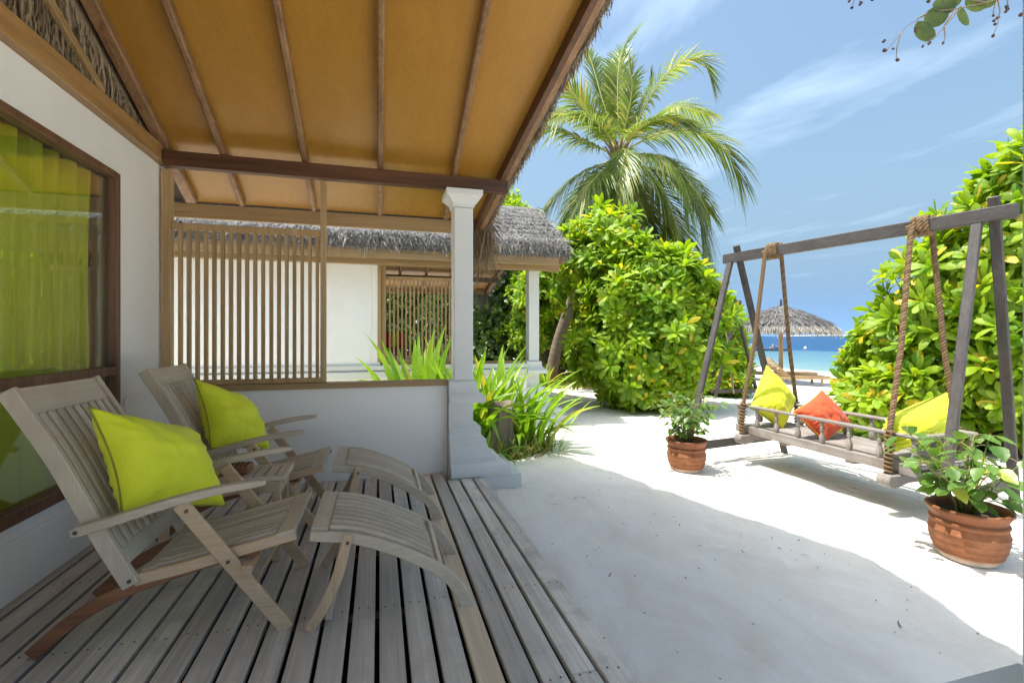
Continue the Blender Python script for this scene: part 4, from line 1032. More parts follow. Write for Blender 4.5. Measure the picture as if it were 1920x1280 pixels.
def sample_blobs(blobs, n, rg, shell=(.80, 1.08), zmin=-.1, stray=0.0):
    """points near the surface of a union of ellipsoids, with outward normals"""
    C = np.array([list(b[0]) for b in blobs]); Rr = np.array([b[1] if isinstance(b[1], (tuple, list)) else (b[1],)*3 for b in blobs], dtype=float)
    area = np.array([(a*b+b*c+a*c) for a, b, c in Rr]); pr = area/area.sum(); P_ = []; N_ = []
    while len(P_) < n:
        far = rg.random() < stray
        k = rg.choice(len(blobs), p=pr); d = rg.normal(size=3); d /= np.linalg.norm(d)
        bumpy = 1 + .30*noise.noise(Vector(d*2.3) + Vector((k*3.1, 0, 0))) + .12*noise.noise(Vector(d*5) + Vector((k, 7, 0)))
        p = C[k] + Rr[k]*d*(rg.uniform(1.08, 1.30) if far and d[2] > -.2 else rg.uniform(*shell))*bumpy
        if p[2] < gz(p[0]) + zmin + .12: continue
        inside = (((p - C)/Rr)**2).sum(1); inside[k] = 9
        if (inside < .70).any(): continue
        nn = d/Rr[k]; P_.append(p); N_.append(nn/np.linalg.norm(nn))
    return np.array(P_), np.array(N_)
def stems_mesh(base_pts, ends, rg, thick=.022):
    m = MB()
    for e in ends:
        b = base_pts[int(rg.integers(len(base_pts)))]; b = Vector(b); e = Vector(e); mid1 = b.lerp(e, .35) + Vector(rg.normal(size=3))*.14 + Vector((0, 0, .12)); mid2 = b.lerp(e, .72) + Vector(rg.normal(size=3))*.10 - Vector((0, 0, .04))
        pts = [b, b.lerp(mid1, .5)+Vector(rg.normal(size=3))*.04, mid1, mid1.lerp(mid2, .5)+Vector(rg.normal(size=3))*.04, mid2, e]; m.tube(pts, [thick, thick*.8, thick*.62, thick*.5, thick*.38, thick*.22], 5, caps=False)
    return m
def bush(blobs, base, n_out, n_in, label, seed, mat, size=1.0, parts=300, n_stem=60, name='shrub', cat='shrub', group='leafy sea lettuce shrubs', up=.55):
    rg = np.random.default_rng(seed); base = Vector(base); root = tag(empty(name, base), label, cat, group)
    Pn, Nn = sample_blobs(blobs, n_out, rg, stray=.09); ax = nrm_rows(Nn*1.0 + np.array([0, 0, up]) + rg.normal(size=Pn.shape)*.28); sc = rg.uniform(.75, 1.2, n_out)*size
    order = np.argsort(np.linalg.norm(Pn - np.array([0, 0, CAM_Z]), axis=1) + np.where((Nn*(Pn - np.array([0, 0, CAM_Z]))).sum(1) > 0, 100, 0)); Pn, ax, sc = Pn[order], ax[order], sc[order]
    meshes = [np_mesh('leaf_rosette', V, Fq, mat) for V, Fq in ROS]
    k = min(parts, n_out); roll = rg.uniform(0, 6.28, n_out); FR = frames_np(ax, roll)
    for i in range(k): inst(meshes[i % 4], 'leaf_rosette', Pn[i], root, rot=Matrix(FR[i].tolist()), scale=float(sc[i]))
    Vs = []
    for q in range(3):
        sel = np.arange(k, n_out)[q::3]
        if len(sel): Vs.append(scatter(ROS_LO[q], FR[sel]*sc[sel][:, None, None], Pn[sel]))
    if n_in:
        P2, N2 = sample_blobs(blobs, n_in, rg, (.50, .86)); a2 = nrm_rows(N2 + np.array([0, 0, up]) + rg.normal(size=P2.shape)*.5); F2 = frames_np(a2, rg.uniform(0, 6.28, n_in)); s2 = rg.uniform(.7, 1.1, n_in)*size
        Vs.append(scatter(ROS_LO[0], F2*s2[:, None, None], P2))
    if Vs:
        V, Fq = join(Vs); tag(np_obj('foliage', V, Fq, mat, root), kind='stuff')
    bp = [base + Vector((rg.normal()*.22, rg.normal()*.22, -.03)) for _ in range(9)]
    sel = rg.choice(n_out, min(n_stem*2, n_out), replace=False)
    tag(stems_mesh(bp, Pn[sel] - ax[sel]*.05, rg).build('branches', M['twig'], root, smooth=True), kind='stuff')
    return root
def B(px, py, t, r): return (P(px, py, t), r)
# --- the big round shrub in the middle, two lobes
bush([B(1200, 560, 9.2, .98), B(1135, 490, 9.8, .82), B(1248, 575, 9.0, .86), B(1258, 650, 8.9, .80), B(1180, 650, 9.2, .95), B(1175, 600, 9.9, .62), B(1215, 715, 8.9, .62)], P(1235, 765, 9.2).xy.to_3d() + Vector((0, 0, -.12)), 820, 300,
     'tall bright green rounded shrub with glossy leaf whorls between the palm trunk and the swing', 11, M['leaf_nau'], 1.12, n_stem=70)
bush([B(1045, 560, 14.8, 1.0), B(1000, 620, 14.8, .9), B(1020, 500, 14.8, .9), B(1100, 620, 14.8, .95), B(1010, 560, 14.2, .7)], P(1040, 705, 14.6).xy.to_3d() + Vector((0, 0, -.12)), 520, 200,
     'yellowish green shrub behind the leaning palm trunk and beside the far white column', 12, M['leaf_nau'], 1.05, parts=120)
bush([B(1345, 640, 11.6, .55), B(1350, 700, 11.4, .62), B(1330, 590, 12, .6), B(1373, 715, 10.8, .30)], P(1345, 735, 11.6).xy.to_3d() + Vector((0, 0, -.14)), 420, 160,
     'narrow green shrub seen behind the left legs of the rope swing', 13, M['leaf_nau2'], .95, parts=120)
# --- the large shrub on the right, close behind the swing
bush([B(1650, 770, 6.4, .42), B(1632, 690, 7.2, .40), B(1728, 650, 6.6, .62), B(1800, 570, 6.2, .74), B(1830, 690, 5.9, .76), B(1915, 530, 5.6, .85), B(1925, 375, 5.5, .42), B(1965, 310, 5.4, .36), B(1985, 430, 5.3, .70), B(1990, 700, 5.4, 1.0), B(1745, 760, 6.0, .45), B(1835, 460, 6.0, .38), B(2080, 560, 5.2, 1.0)], P(1870, 840, 5.8).xy.to_3d() + Vector((0, 0, -.12)), 700, 260,
     'large sprawling bright green shrub with yellowing leaves filling the right side behind the swing', 14, M['leaf_nau2'], 1.08, n_stem=110)
# --- dark trees behind the neighbour's veranda and over its roof
def spray_tmpl(seed, L=.10, n=9):
    r = np.random.default_rng(seed); V = []; Fq = []
    for k in range(n):
        d = r.normal(size=3); d[2] *= .6; d /= np.linalg.norm(d); o = r.normal(size=3)*.13; s = np.cross(d, r.normal(size=3)+np.array([0, 0, 2])); s /= np.linalg.norm(s); b = len(V); nn = np.cross(s, d)
        for q, w_ in ((0, .15), (.35, .9), (.7, .95), (1, .1)): c = o + d*L*q - np.array([0, 0, .2])*L*q*q; V += [c - s*L*.36*w_ + nn*L*.07*w_, c, c + s*L*.36*w_ + nn*L*.07*w_]
        for i in range(3):
            for j in range(2): a = b+i*3+j; Fq.append((a, a+3, a+4, a+1))
    return np.array(V), np.array(Fq)
SPR = [spray_tmpl(s) for s in range(3)]
def tree(blobs, base, n, label, seed, mat, size=1.3, trunk=.09, group='trees behind the neighbouring villa', name='tree', nb=16):
    rg = np.random.default_rng(seed); base = Vector(base); root = tag(empty(name, base), label, 'tree', group)
    P1, N1 = sample_blobs(blobs, int(n*.65), rg, (.8, 1.05)); P2, N2 = sample_blobs(blobs, int(n*.35), rg, (.35, .8)); Pn = np.concatenate([P1, P2]); Nn = np.concatenate([N1, N2])
    FR = frames_np(nrm_rows(Nn + rg.normal(size=Pn.shape)*.5), rg.uniform(0, 6.28, len(Pn))); sc = rg.uniform(.7, 1.3, len(Pn))*size
    V, Fq = join([scatter(SPR[q], FR[q::3]*sc[q::3][:, None, None], Pn[q::3]) for q in range(3)])
    tag(np_obj('crown', V, Fq, mat, root), kind='stuff')
    top = sum((Vector(b[0]) for b in blobs), Vector())/len(blobs); m = MB(); k1 = base.lerp(top, .5) + Vector((.15, -.1, 0)); m.tube([base - Vector((0, 0, .05)), base.lerp(k1, .5)+Vector((.05, .05, 0)), k1, top], [trunk, trunk*.8, trunk*.65, trunk*.3], 8)
    tr = m.build('trunk', M['bark'], root, smooth=True)
    lm = stems_mesh([k1, k1.lerp(top, .4), top], Pn[rg.choice(len(Pn), nb, replace=False)], rg, trunk*.35); tag(lm.build('limbs', M['twig'], tr, smooth=True), kind='stuff')
    return root
def G(px, t): p = P(px, 0, t); return Vector((p.x, p.y, gz(p.x)))
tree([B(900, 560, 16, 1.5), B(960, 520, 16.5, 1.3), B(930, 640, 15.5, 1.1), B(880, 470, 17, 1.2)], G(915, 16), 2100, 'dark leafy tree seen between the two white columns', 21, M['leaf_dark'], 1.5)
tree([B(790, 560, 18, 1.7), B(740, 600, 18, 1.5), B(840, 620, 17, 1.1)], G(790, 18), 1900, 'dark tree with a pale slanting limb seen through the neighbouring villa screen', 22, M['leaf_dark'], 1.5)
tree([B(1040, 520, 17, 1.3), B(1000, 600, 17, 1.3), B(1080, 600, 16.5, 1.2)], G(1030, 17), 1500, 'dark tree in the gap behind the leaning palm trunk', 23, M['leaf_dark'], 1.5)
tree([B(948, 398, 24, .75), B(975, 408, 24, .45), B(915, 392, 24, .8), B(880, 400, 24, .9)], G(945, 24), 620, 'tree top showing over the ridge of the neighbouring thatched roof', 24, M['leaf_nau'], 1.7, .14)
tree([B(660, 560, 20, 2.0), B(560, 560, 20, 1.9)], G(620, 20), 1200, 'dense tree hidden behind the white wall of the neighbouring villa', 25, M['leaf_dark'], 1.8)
bush([B(1180, 640, 13.5, 1.1), B(1240, 610, 13.5, 1.15), B(1120, 650, 14, .9), B(1290, 640, 13, 1.0)], G(1200, 13.5), 520, 200, 'shaded shrub farther back behind the tall rounded shrub', 15, M['leaf_nau'], 1.2, parts=40)
# the pale slanting limb behind the neighbour's screen
# --- single leafy rosettes in the shade beside the far column
# --- coconut palm
def frond(pts, nleaf, L, seed, width=1.0, droop=.5):
    """pts: 3-D control points of the rachis; leaflets in two rows"""
    rg = random.Random(seed); p = [Vector(q) for q in pts]; q_ = [p[0]*2-p[1]] + p + [p[-1]*2-p[-2]]; cur = []
    for i in range(1, len(q_)-2):
        for k in range(12):
            t = k/12; a, b, c, d = q_[i-1], q_[i], q_[i+1], q_[i+2]; cur.append(.5*((2*b)+(-a+c)*t+(2*a-5*b+4*c-d)*t*t+(-a+3*b-3*c+d)*t**3))
    cur.append(q_[-2]); n = len(cur); rm = MB(); rm.tube(cur, [lerp(.030, .006, (i/(n-1))**.7) for i in range(n)], 6)
    V = []; Fq = []
    up0 = Vector((0, 0, 1)); ss = [(cur[i+1]-cur[i]).length for i in range(n-1)]; tot = sum(ss)
    twist = rg.uniform(-.3, .3)
    for k in range(nleaf):
        s = (.16 + .84*k/(nleaf-1)); d_ = s*tot; i = 0
        while i < n-2 and d_ > ss[i]: d_ -= ss[i]; i += 1
        c = cur[i].lerp(cur[i+1], min(1, d_/ss[i])); T = (cur[min(i+1, n-1)]-cur[max(i-1, 0)]).normalized()
        S = T.cross(up0); S = S.normalized() if S.length > .1 else Vector((1, 0, 0)); U = S.cross(T).normalized()
        ln = L*(.45 + .75*math.sin(math.pi*min(1, (s-.10)*.98))**.7)*rg.uniform(.9, 1.1)
        if s > .93: ln *= .75
        for sd in (1, -1):
            ang = lerp(1.15, .35, s)+rg.uniform(-.07, .07); lift = .28 + rg.uniform(-.14, .14) + twist*sd
            d = (T*math.cos(ang) + S*(sd*math.sin(ang)*math.cos(lift)) + U*math.sin(lift)*math.sin(ang)).normalized(); wv = U.cross(d).normalized(); b = len(V)
            dr = droop*rg.uniform(.6, 1.4)*(1.25 if rg.random() < .2 else 1)
            for j, (q, w_) in enumerate(((0, .5), (.2, 1), (.55, .8), (.82, .45), (1, .08))):
                cc = c + d*ln*q - Vector((0, 0, 1))*ln*dr*q*q*.75; hw = .017*width*w_
                nn = d.cross(wv)
                V += [tuple(cc - wv*hw - nn*hw*.5), tuple(cc), tuple(cc + wv*hw - nn*hw*.5)]
            for j in range(4):
                for m_ in range(2): a = b+j*3+m_; Fq.append((a, a+3, a+4, a+1))
    return rm, V, Fq
def palm():
    base = P(1030, 722, 13.2); base.z = gz(base.x) - .05; cen = P(1158, 292, 12.0)
    root = tag(empty('palm_tree', base), 'tall coconut palm leaning over the shrubs with a ringed grey trunk', 'palm tree')
    ctl = [base, P(1042, 660, 13.1), P(1060, 600, 12.9), P(1085, 535, 12.7), P(1118, 450, 12.4), P(1143, 370, 12.1), cen]
    m = MB(); pts = []; rad = []
    for i in range(len(ctl)-1):
        for k in range(24):
            t = k/24; a = ctl[max(i-1, 0)]; b = ctl[i]; c = ctl[i+1]; d = ctl[min(i+2, len(ctl)-1)]
            pts.append(.5*((2*b)+(-a+c)*t+(2*a-5*b+4*c-d)*t*t+(-a+3*b-3*c+d)*t**3)); s = (i+t)/(len(ctl)-1)
            r = lerp(.165, .115, s) + .06*math.exp(-(s/.05)**2); rad.append(r*(1 + (.045 if (len(pts) % 4) == 0 else 0)))
    pts.append(cen); rad.append(.10); m.tube(pts, rad, 18); m.build('trunk', M['bark'], root, smooth=True)
    c0 = cen + Vector((0, 0, .0))
    D = 12.0
    # px,py,depth control points of each frond, as they hang in the crown
    FS = [
      ([(1163,276,12.0),(1158,190,12.2),(1163,110,12.3),(1190,62,12.3)],.55,0,.35),
      ([(1160,280,12.0),(1130,190,12.4),(1110,120,12.7),(1098,92,12.9)],.60,0,.35),
      ([(1155,285,11.9),(1105,215,11.6),(1065,165,11.4),(1030,150,11.2)],.62,0,.5),
      ([(1168,280,12.0),(1225,170,11.8),(1275,118,11.6),(1315,112,11.5),(1338,152,11.4)],.50,0,.6),
      ([(1165,285,11.9),(1240,250,11.4),(1310,248,11.1),(1360,282,11.0),(1390,338,10.9)],.62,0,.8),
      ([(1150,290,12.0),(1090,262,11.7),(1035,240,11.5),(993,252,11.3)],.55,0,.9),
      ([(1150,300,12.1),(1090,325,12.0),(1040,370,11.9),(1002,418,11.8)],.62,1,.8),
      ([(1160,285,11.8),(1172,282,11.2),(1165,320,10.9),(1152,390,10.8)],.55,0,.9),
      ([(1170,290,11.8),(1232,292,11.2),(1272,325,10.9),(1288,382,10.8)],.60,0,.9),
      ([(1170,300,11.9),(1260,335,11.6),(1305,390,11.4),(1322,480,11.3)],.68,1,.9),
      ([(1165,305,12.1),(1220,345,12.4),(1262,410,12.5),(1285,490,12.6)],.75,1,.8),
      ([(1158,305,12.0),(1185,350,12.0),(1210,400,12.1),(1225,460,12.1)],.6,1,.8),
      ([(1152,300,11.9),(1130,340,11.5),(1110,390,11.3),(1098,440,11.2)],.60,0,.9),
      ([(1150,302,12.2),(1100,350,12.5),(1075,400,12.6),(1060,460,12.7)],.65,1,.8),
      ([(1158,285,12.1),(1145,215,12.5),(1150,150,12.8),(1165,100,13.1)],.55,0,.4),
      ([(1160,285,12.0),(1195,215,12.0),(1215,170,12.1),(1222,140,12.1)],.42,0,.4),
      ([(1163,285,12.2),(1215,230,12.8),(1270,200,13.4),(1330,215,13.8)],.60,0,.7),
      ([(1155,290,12.2),(1100,230,13.0),(1055,210,13.6),(1010,225,14.0)],.60,0,.7),
      ([(1165,295,12.2),(1230,300,13.0),(1290,340,13.6),(1330,400,14.0)],.62,1,.8),
      ([(1160,280,11.9),(1125,235,11.2),(1085,215,10.8),(1050,215,10.5)],.58,0,.7),
      ([(1165,280,11.9),(1200,240,11.3),(1245,222,11.0),(1290,225,10.8)],.52,0,.7),
      ([(1160,300,11.9),(1165,350,11.6),(1160,420,11.5),(1150,470,11.5)],.65,1,.9),
      ([(1160,280,11.9),(1178,210,11.7),(1185,160,11.6),(1180,120,11.6)],.50,0,.4),
      ([(1158,285,11.9),(1125,235,12.2),(1100,200,12.4),(1075,180,12.5)],.55,0,.5),
      ([(1165,300,11.8),(1210,320,11.3),(1240,370,11.1),(1250,430,11.1)],.62,0,.9),
      ([(1155,300,11.8),(1130,320,11.2),(1095,360,10.9),(1070,410,10.8)],.60,0,.9),
      ([(1160,305,12.1),(1195,370,12.4),(1225,440,12.5),(1250,500,12.5)],.75,1,.9)]
    for i, (cp, L, old, dr) in enumerate(FS):
        pts_ = [P(*q) for q in cp]
        rm, V, Fq = frond(pts_, 72, L*1.22, 100+i, 1.15, dr)
        f = rm.build('frond', M['rachis'], root, smooth=True)
        o = np_obj('leaflets', V, Fq, M['leaf_palm_dark'] if old else M['leaf_palm'], f)
        tag(o, kind='stuff')
    # brown sheaths and a few nuts at the heart of the crown
    m = MB()
    for k in range(22):
        a = k*2.4; r = .10; b = cen + Vector((math.cos(a)*r, math.sin(a)*r, -.35+.015*k)); m.strip([b, b + Vector((math.cos(a)*.10, math.sin(a)*.10, .25)), b + Vector((math.cos(a)*.28, math.sin(a)*.28, .46))], [.12, .08, .03], .012, (-math.sin(a), math.cos(a), 0))
    tag(m.build('leaf_bases', M['twig'], root), kind='stuff')
    for k in range(7):
        a = k*.9+.4; m = MB(); m.lathe([(.001, -.12), (.05, -.10), (.085, -.03), (.085, .03), (.05, .09), (.001, .11)], cen + Vector((math.cos(a)*.24, math.sin(a)*.24, -.28-.05*(k % 3))), 12); m.build('coconut', M['grass'], root, smooth=True)
palm()

# --- spider lilies
def strap_leaf(L, W, a0, a1, seed, twist=0.0):
    """arching strap leaf leaving the origin along +x and up"""
    n = 12; V = []; p = Vector((0, 0, 0)); r = random.Random(seed)
    for i in range(n+1):
        q = i/n; a = lerp(a0, a1, q**1.5); d = Vector((math.cos(a), 0, math.sin(a)))
        if i: p = p + d*(L/n)
        hw = W/2*(.55 + .45*math.sin(math.pi*min(1, q*1.6)) if q < .3 else 1.0)*(1 if q < .55 else max(.02, (1-((q-.55)/.45)**1.7)))
        up = Vector((-math.sin(a), 0, math.cos(a))); sd = (Vector((0, 1, 0)) + up*twist*q).normalized()
        wob = .012*math.sin(q*9+seed)
        V += [p - sd*hw + up*hw*.45 + Vector((0, wob, 0)), p + Vector((0, wob, 0)), p + sd*hw + up*hw*.45 + Vector((0, wob, 0))]
    Fq = [(i*3+j, i*3+3+j, i*3+4+j, i*3+1+j) for i in range(n) for j in range(2)]
    return [tuple(v) for v in V], Fq
STRAPS = []
for k in range(9):
    a0 = [1.35, 1.2, 1.25, 1.1, 1.3, 1.0, 1.15, 1.38, .95][k]; a1 = [.95, .5, .0, -.7, .8, .1, -1.0, 1.15, -.4][k]
    V, Fq = strap_leaf(1.0, .080, a0, a1, k, [.0, .3, -.3, .2, -.2, .4, .1, 0, -.4][k]); STRAPS.append(np_mesh('leaf', V, Fq, M['leaf_lily'], True))
def lily(x, y, n, L, label, seed, group='spider lily clumps', z=None, spread=.12, bias=None):
    r = random.Random(seed); z = gz(x) if z is None else z; root = tag(empty('spider_lily', (x, y, z)), label, 'spider lily', group)
    for k in range(n):
        az = r.uniform(0, 6.28) if bias is None or r.random() < .45 else bias + r.uniform(-.9, .9); rr = abs(r.gauss(0, spread)); s = L*r.uniform(.6, 1.1)
        i = r.choice([0, 1, 2, 3, 4, 5, 6, 7, 8, 0, 4, 7, 1])
        inst(STRAPS[i], 'leaf', (x+rr*math.cos(az), y+rr*math.sin(az), z-.02), root, rot=(r.uniform(-.15, .15), r.uniform(-.12, .12), az), scale=(s, s*r.uniform(.7, 1.1), s))
    return root
lily(.50, 5.6, 60, 1.5, 'bright spider lily clump rising above the half wall left of the near column', 1, bias=1.6)
lily(1.05, 5.7, 60, 1.45, 'spider lily clump directly behind the near white column', 2)
lily(1.45, 5.85, 52, 1.25, 'spider lily clump with pale arching leaves behind the old tree stump', 3)
lily(1.74, 5.6, 46, .95, 'low dense spider lily clump on the sand right of the stump', 4, spread=.14)
lily(1.12, 5.05, 9, .55, 'small broad leaved sprout curling between the column base and the stump', 5, spread=.05, bias=-.8)
lily(4.35, 12.3, 16, .9, 'spider lily left of the palm trunk foot', 6)
lily(5.15, 12.2, 20, .95, 'spider lily right of the palm trunk foot', 7)
lily(5.75, 11.4, 14, .8, 'spider lily in the shade under the tall rounded shrub', 8)
# --- cut stump
def stump():
    x, y = 1.36, 5.40; root = tag(empty('tree_stump', (x, y, gz(x)-.02)), 'old grooved grey brown tree stump among the lily leaves', 'tree stump'); n = 26; m = MB(); vs = []; rings = [(-.03, .21), (.05, .18), (.16, .150), (.30, .14), (.44, .142), (.55, .148), (.575, .12), (.57, .02)]
    for z, r0 in rings:
        for k in range(n):
            a = 2*math.pi*k/n; g = 1 + .07*math.sin(a*7+z*4) + .05*math.sin(a*13+1.3) + .05*noise.noise((math.cos(a)*2, math.sin(a)*2, z*3)); top = .05*math.sin(a*2+1) if z > .5 else 0
            vs.append((x + r0*g*math.cos(a), y + r0*g*math.sin(a), gz(x)+z+top))
    fs = [(i*n+k, i*n+(k+1)%n, (i+1)*n+(k+1)%n, (i+1)*n+k) for i in range(len(rings)-1) for k in range(n)] + [tuple(range((len(rings)-1)*n, len(rings)*n))]
    m.add(vs, fs); m.build('trunk', M['bark'], root)
stump()
# --- low grasses and fallen leaves round the palm foot and the lilies
def cover(name, regions, n, L, label):
    A = []; B_ = []; W = []
    for _ in range(n):
        cx, cy, sx, sy = regions[int(rng.integers(len(regions)))]; x = cx + rng.normal()*sx; y = cy + rng.normal()*sy; z = gz(x)-.01
        a = rng.uniform(0, 6.28); l = L*rng.uniform(.4, 1.3); e = rng.uniform(.3, 1.3); A.append((x, y, z)); B_.append((x+math.cos(a)*math.cos(e)*l, y+math.sin(a)*math.cos(e)*l, z+math.sin(e)*l)); W.append(rng.uniform(.012, .022))
    V, Fq = strands(np.array(A), np.array(B_), np.array(W)); c = regions[0]
    tag(np_obj(name, V, Fq, M['grass'], org=(c[0], c[1], gz(c[0]))), label, 'ground cover', kind='stuff')
cover('ground_cover', [(4.3, 12.2, .35, .3), (5.1, 12.0, .4, .3), (5.7, 11.6, .35, .25), (3.9, 12.6, .4, .5), (4.7, 12.6, .8, .5)], 2600, .16, 'low mixed grass and weeds round the foot of the palm')
cover('grass_tufts', [(1.62, 5.35, .13, .10), (1.45, 5.22, .10, .06), (1.85, 5.5, .12, .10)], 420, .22, 'straggling grass and dry bits at the foot of the stump and lilies')
# --- branch hanging into the top right of the frame
def hang_branch():
    T = 2.2; a = P(1925, -25, T); root = tag(empty('overhanging_branch', a), 'thin twig with a few round leaves and dark seed heads hanging at the upper right', 'branch')
    tw = [[(1960,-60,0),(1900,-10,0),(1850,5,0),(1790,18,0),(1745,22,.02),(1700,50,.03),(1665,92,.03)], [(1690,60,.03),(1682,88,.03),(1680,112,.04)], [(1745,22,.02),(1720,35,.02),(1718,55,.02)], [(1850,5,0),(1790,-5,0),(1740,-15,0)],
          [(1800,16,0),(1775,45,0),(1755,68,0),(1730,85,0)], [(1790,18,0),(1770,50,.01),(1772,72,.01),(1768,82,.01)], [(1870,-8,0),(1862,25,0),(1866,32,0)], [(1870,-8,0),(1875,20,0),(1870,48,0),(1862,66,0)], [(1890,-10,0),(1888,20,0)],
          [(1610,-25,0),(1602,0,0),(1598,12,0)],[(1615,-25,0),(1612,8,0)],[(1640,-25,0),(1635,-2,0)]]
    for k, q in enumerate(tw):
        m = MB(); m.tube([P(x, y, T+d) for x, y, d in q], [lerp(.0035, .0012, i/(len(q)-1)) for i in range(len(q))], 6); m.build('twig', M['twig'], root, smooth=True)
    for (x, y, s, az, el) in ((1757, 30, .055, .3, .6), (1735, 58, .048, 2.4, -.7), (1772, 10, .05, 1.2, .2), (1808, 30, .042, -1.2, -1.2), (1850, -2, .05, .2, .3), (1785, 0, .045, 2, .5), (1830, 6, .045, 1, -.2)):
        n = 14; cen = P(x, y, T+.01); u = (R_*math.cos(el) + Vector((0, 0, 1))*math.sin(el)); v = u.cross(F_ + R_*.3*math.sin(az)).normalized(); w_ = u.cross(v)
        V = [cen + w_*s*.05] + [cen + u*s*1.15*math.cos(2*math.pi*k/n) + v*s*.82*math.sin(2*math.pi*k/n) - w_*s*.14*abs(math.sin(2*math.pi*k/n)) for k in range(n)]
        m = MB().add(V, [(0, 1+k, 1+(k+1) % n) for k in range(n)]); m.build('leaf', M['leaf_olive'], root, smooth=True)
    me = MB().lathe([(.0005, -.006), (.004, -.005), (.0062, 0), (.004, .004), (.007, .006), (.0005, .0075)], (0, 0, 0), 7).mesh('seed_head', M['seed'])
    for (x, y) in ((1657,78),(1675,92),(1683,113),(1718,57),(1730,88),(1742,82),(1768,82),(1862,30),(1864,40),(1870,34),(1888,14),(1886,22),(1890,18),(1862,68),(1598,15),(1613,8),(1636,0),(1741,3),(1915,28),(1660,95),(1592,3),(1866,46)):
        inst(me, 'seed_head', P(x, y, T+.01), root, rot=(random.uniform(-1, 1), random.uniform(-1, 1), 0), scale=random.uniform(.8, 1.4))
hang_branch()
# dry stick standing by the second swing
m = MB(); m.tube([P(1376, 738, 10.4), P(1371, 700, 10.4), P(1366, 655, 10.4), P(1361, 618, 10.4)], [.022, .018, .014, .010], 7)
tag(m.build('dry_stake', M['twig'], smooth=True), 'thin dry stake standing in the shrub behind the left swing legs', 'stake')
# ================================================================== farther things
# second swing, half hidden by the tall shrub
T2 = P(1381, 568, 10.6); T3 = P(1296, 572, 12.6)
u2 = (T3-T2); u2.z = 0; u2.normalize(); a2 = Vector((0, 0, 1)).cross(u2)
def ft(T, s): p = T + a2*(s*.55); p.z = gz(p.x)-.02; return p
s1 = 1 if a2.dot(R_) < 0 else -1
swing_frame(T2, T3, ft(T2, s1), ft(T2, -s1), ft(T3, s1), ft(T3, -s1), 'second grey timber swing frame standing farther back behind the tall rounded shrub', 'timber swing frames', leg=.08)
c2_ = (T2+T3)/2; rz2 = math.atan2(u2.y, u2.x) - math.pi/2
L2 = (T3-T2).length/2 - .22
R2 = []
for s in (-1, 1):
    top = T2.lerp(T3, .5 + s*.3); yy = s*(L2-.16)
    for q in (-1, 1):
        R2.append([top + Vector((0, 0, .06)), top + a2*q*.03, Vector((c2_.x, c2_.y, .22)) + u2*yy + a2*(q*.30), Vector((c2_.x, c2_.y, .12)) + u2*yy + a2*(q*.31)])
bench(Vector((c2_.x, c2_.y, 0)), -.29, .29, -L2, L2, .24, 'second swing bench farther back, partly hidden behind the tall rounded shrub', 'hung swing benches', R2, rz2, False)

# thatched beach parasol
def parasol():
    c = P(1464, 630, 18); gzc = gz(c.x); root = tag(empty('beach_parasol', (c.x, c.y, gzc)), 'wide round thatched beach parasol on a wooden post before the sea', 'beach parasol')
    m = MB(); m.tube([(c.x, c.y, gzc-.1), (c.x, c.y, 2.2)], .075, 12); m.build('post', M['screenZ'], root, smooth=True)
    m = MB(); m.tube([(c.x, c.y, 2.2), (c.x+.01, c.y, 2.62)], [.05, .035], 8); m.build('finial', M['swingZ'], root)
    pr = [(.05, 2.34), (.35, 2.27), (.98, 1.97), (1.62, 1.66), (1.78, 1.52), (1.78, 1.46), (1.62, 1.54), (1.0, 1.83), (.05, 2.18)]
    m = MB(); n = 48; vs = [(c.x+r*math.cos(2*math.pi*k/n), c.y+r*math.sin(2*math.pi*k/n), z) for r, z in pr for k in range(n)]
    m.add(vs, [(i*n+k, i*n+(k+1) % n, (i+1)*n+(k+1) % n, (i+1)*n+k) for i in range(len(pr)-1) for k in range(n)]); can = m.build('canopy', M['thatch_grey'], root, smooth=True)
    ps = []
    for (r0, z0, r1, z1, nn, l) in ((.1, 2.36, .65, 2.15, 500, .28), (.5, 2.22, 1.1, 1.96, 1300, .26), (.95, 2.0, 1.58, 1.70, 3000, .26)):
        t = rng.uniform(0, 1, nn); a = rng.uniform(0, 6.283, nn); r = r0+(r1-r0)*t; z = z0+(z1-z0)*t+.02+rng.uniform(-.01, .03, nn)
        A = np.stack([c.x+r*np.cos(a), c.y+r*np.sin(a), z], 1); d = np.stack([np.cos(a), np.sin(a), np.full(nn, -.5)], 1) + rng.normal(size=(nn, 3))*.15
        ps.append(strands(A, A+d*(l*rng.uniform(.5, 1.1, nn))[:, None], rng.uniform(.015, .03, nn), side=np.tile([0, 0, 1.0], (nn, 1))))
    V, Fq = join(ps); tag(np_obj('thatch', V, Fq, M['thatch_grey'], can), kind='stuff')
    ps = []
    for k in range(2):
        nn = 2600; a = rng.uniform(0, 6.283, nn); r = 1.62 + .13*k; A = np.stack([c.x+r*np.cos(a), c.y+r*np.sin(a), np.full(nn, 1.64-.08*k)], 1)
        d = np.stack([np.cos(a)*.45, np.sin(a)*.45, np.full(nn, -.85)], 1) + rng.normal(size=(nn, 3))*.2; ps.append(strands(A, A+d*(.26*rng.uniform(.6, 1.2, nn))[:, None], rng.uniform(.014, .03, nn)))
    V, Fq = join(ps); tag(np_obj('thatch_ends', V, Fq, M['thatch_pale'], can), kind='stuff')
    for k in range(10):
        a = 2*math.pi*k/10; m = MB(); m.tube([(c.x+.05*math.cos(a), c.y+.05*math.sin(a), 2.10), (c.x+1.68*math.cos(a), c.y+1.68*math.sin(a), 1.46)], .022, 6); m.build('spoke', M['screenX'], root)
parasol()
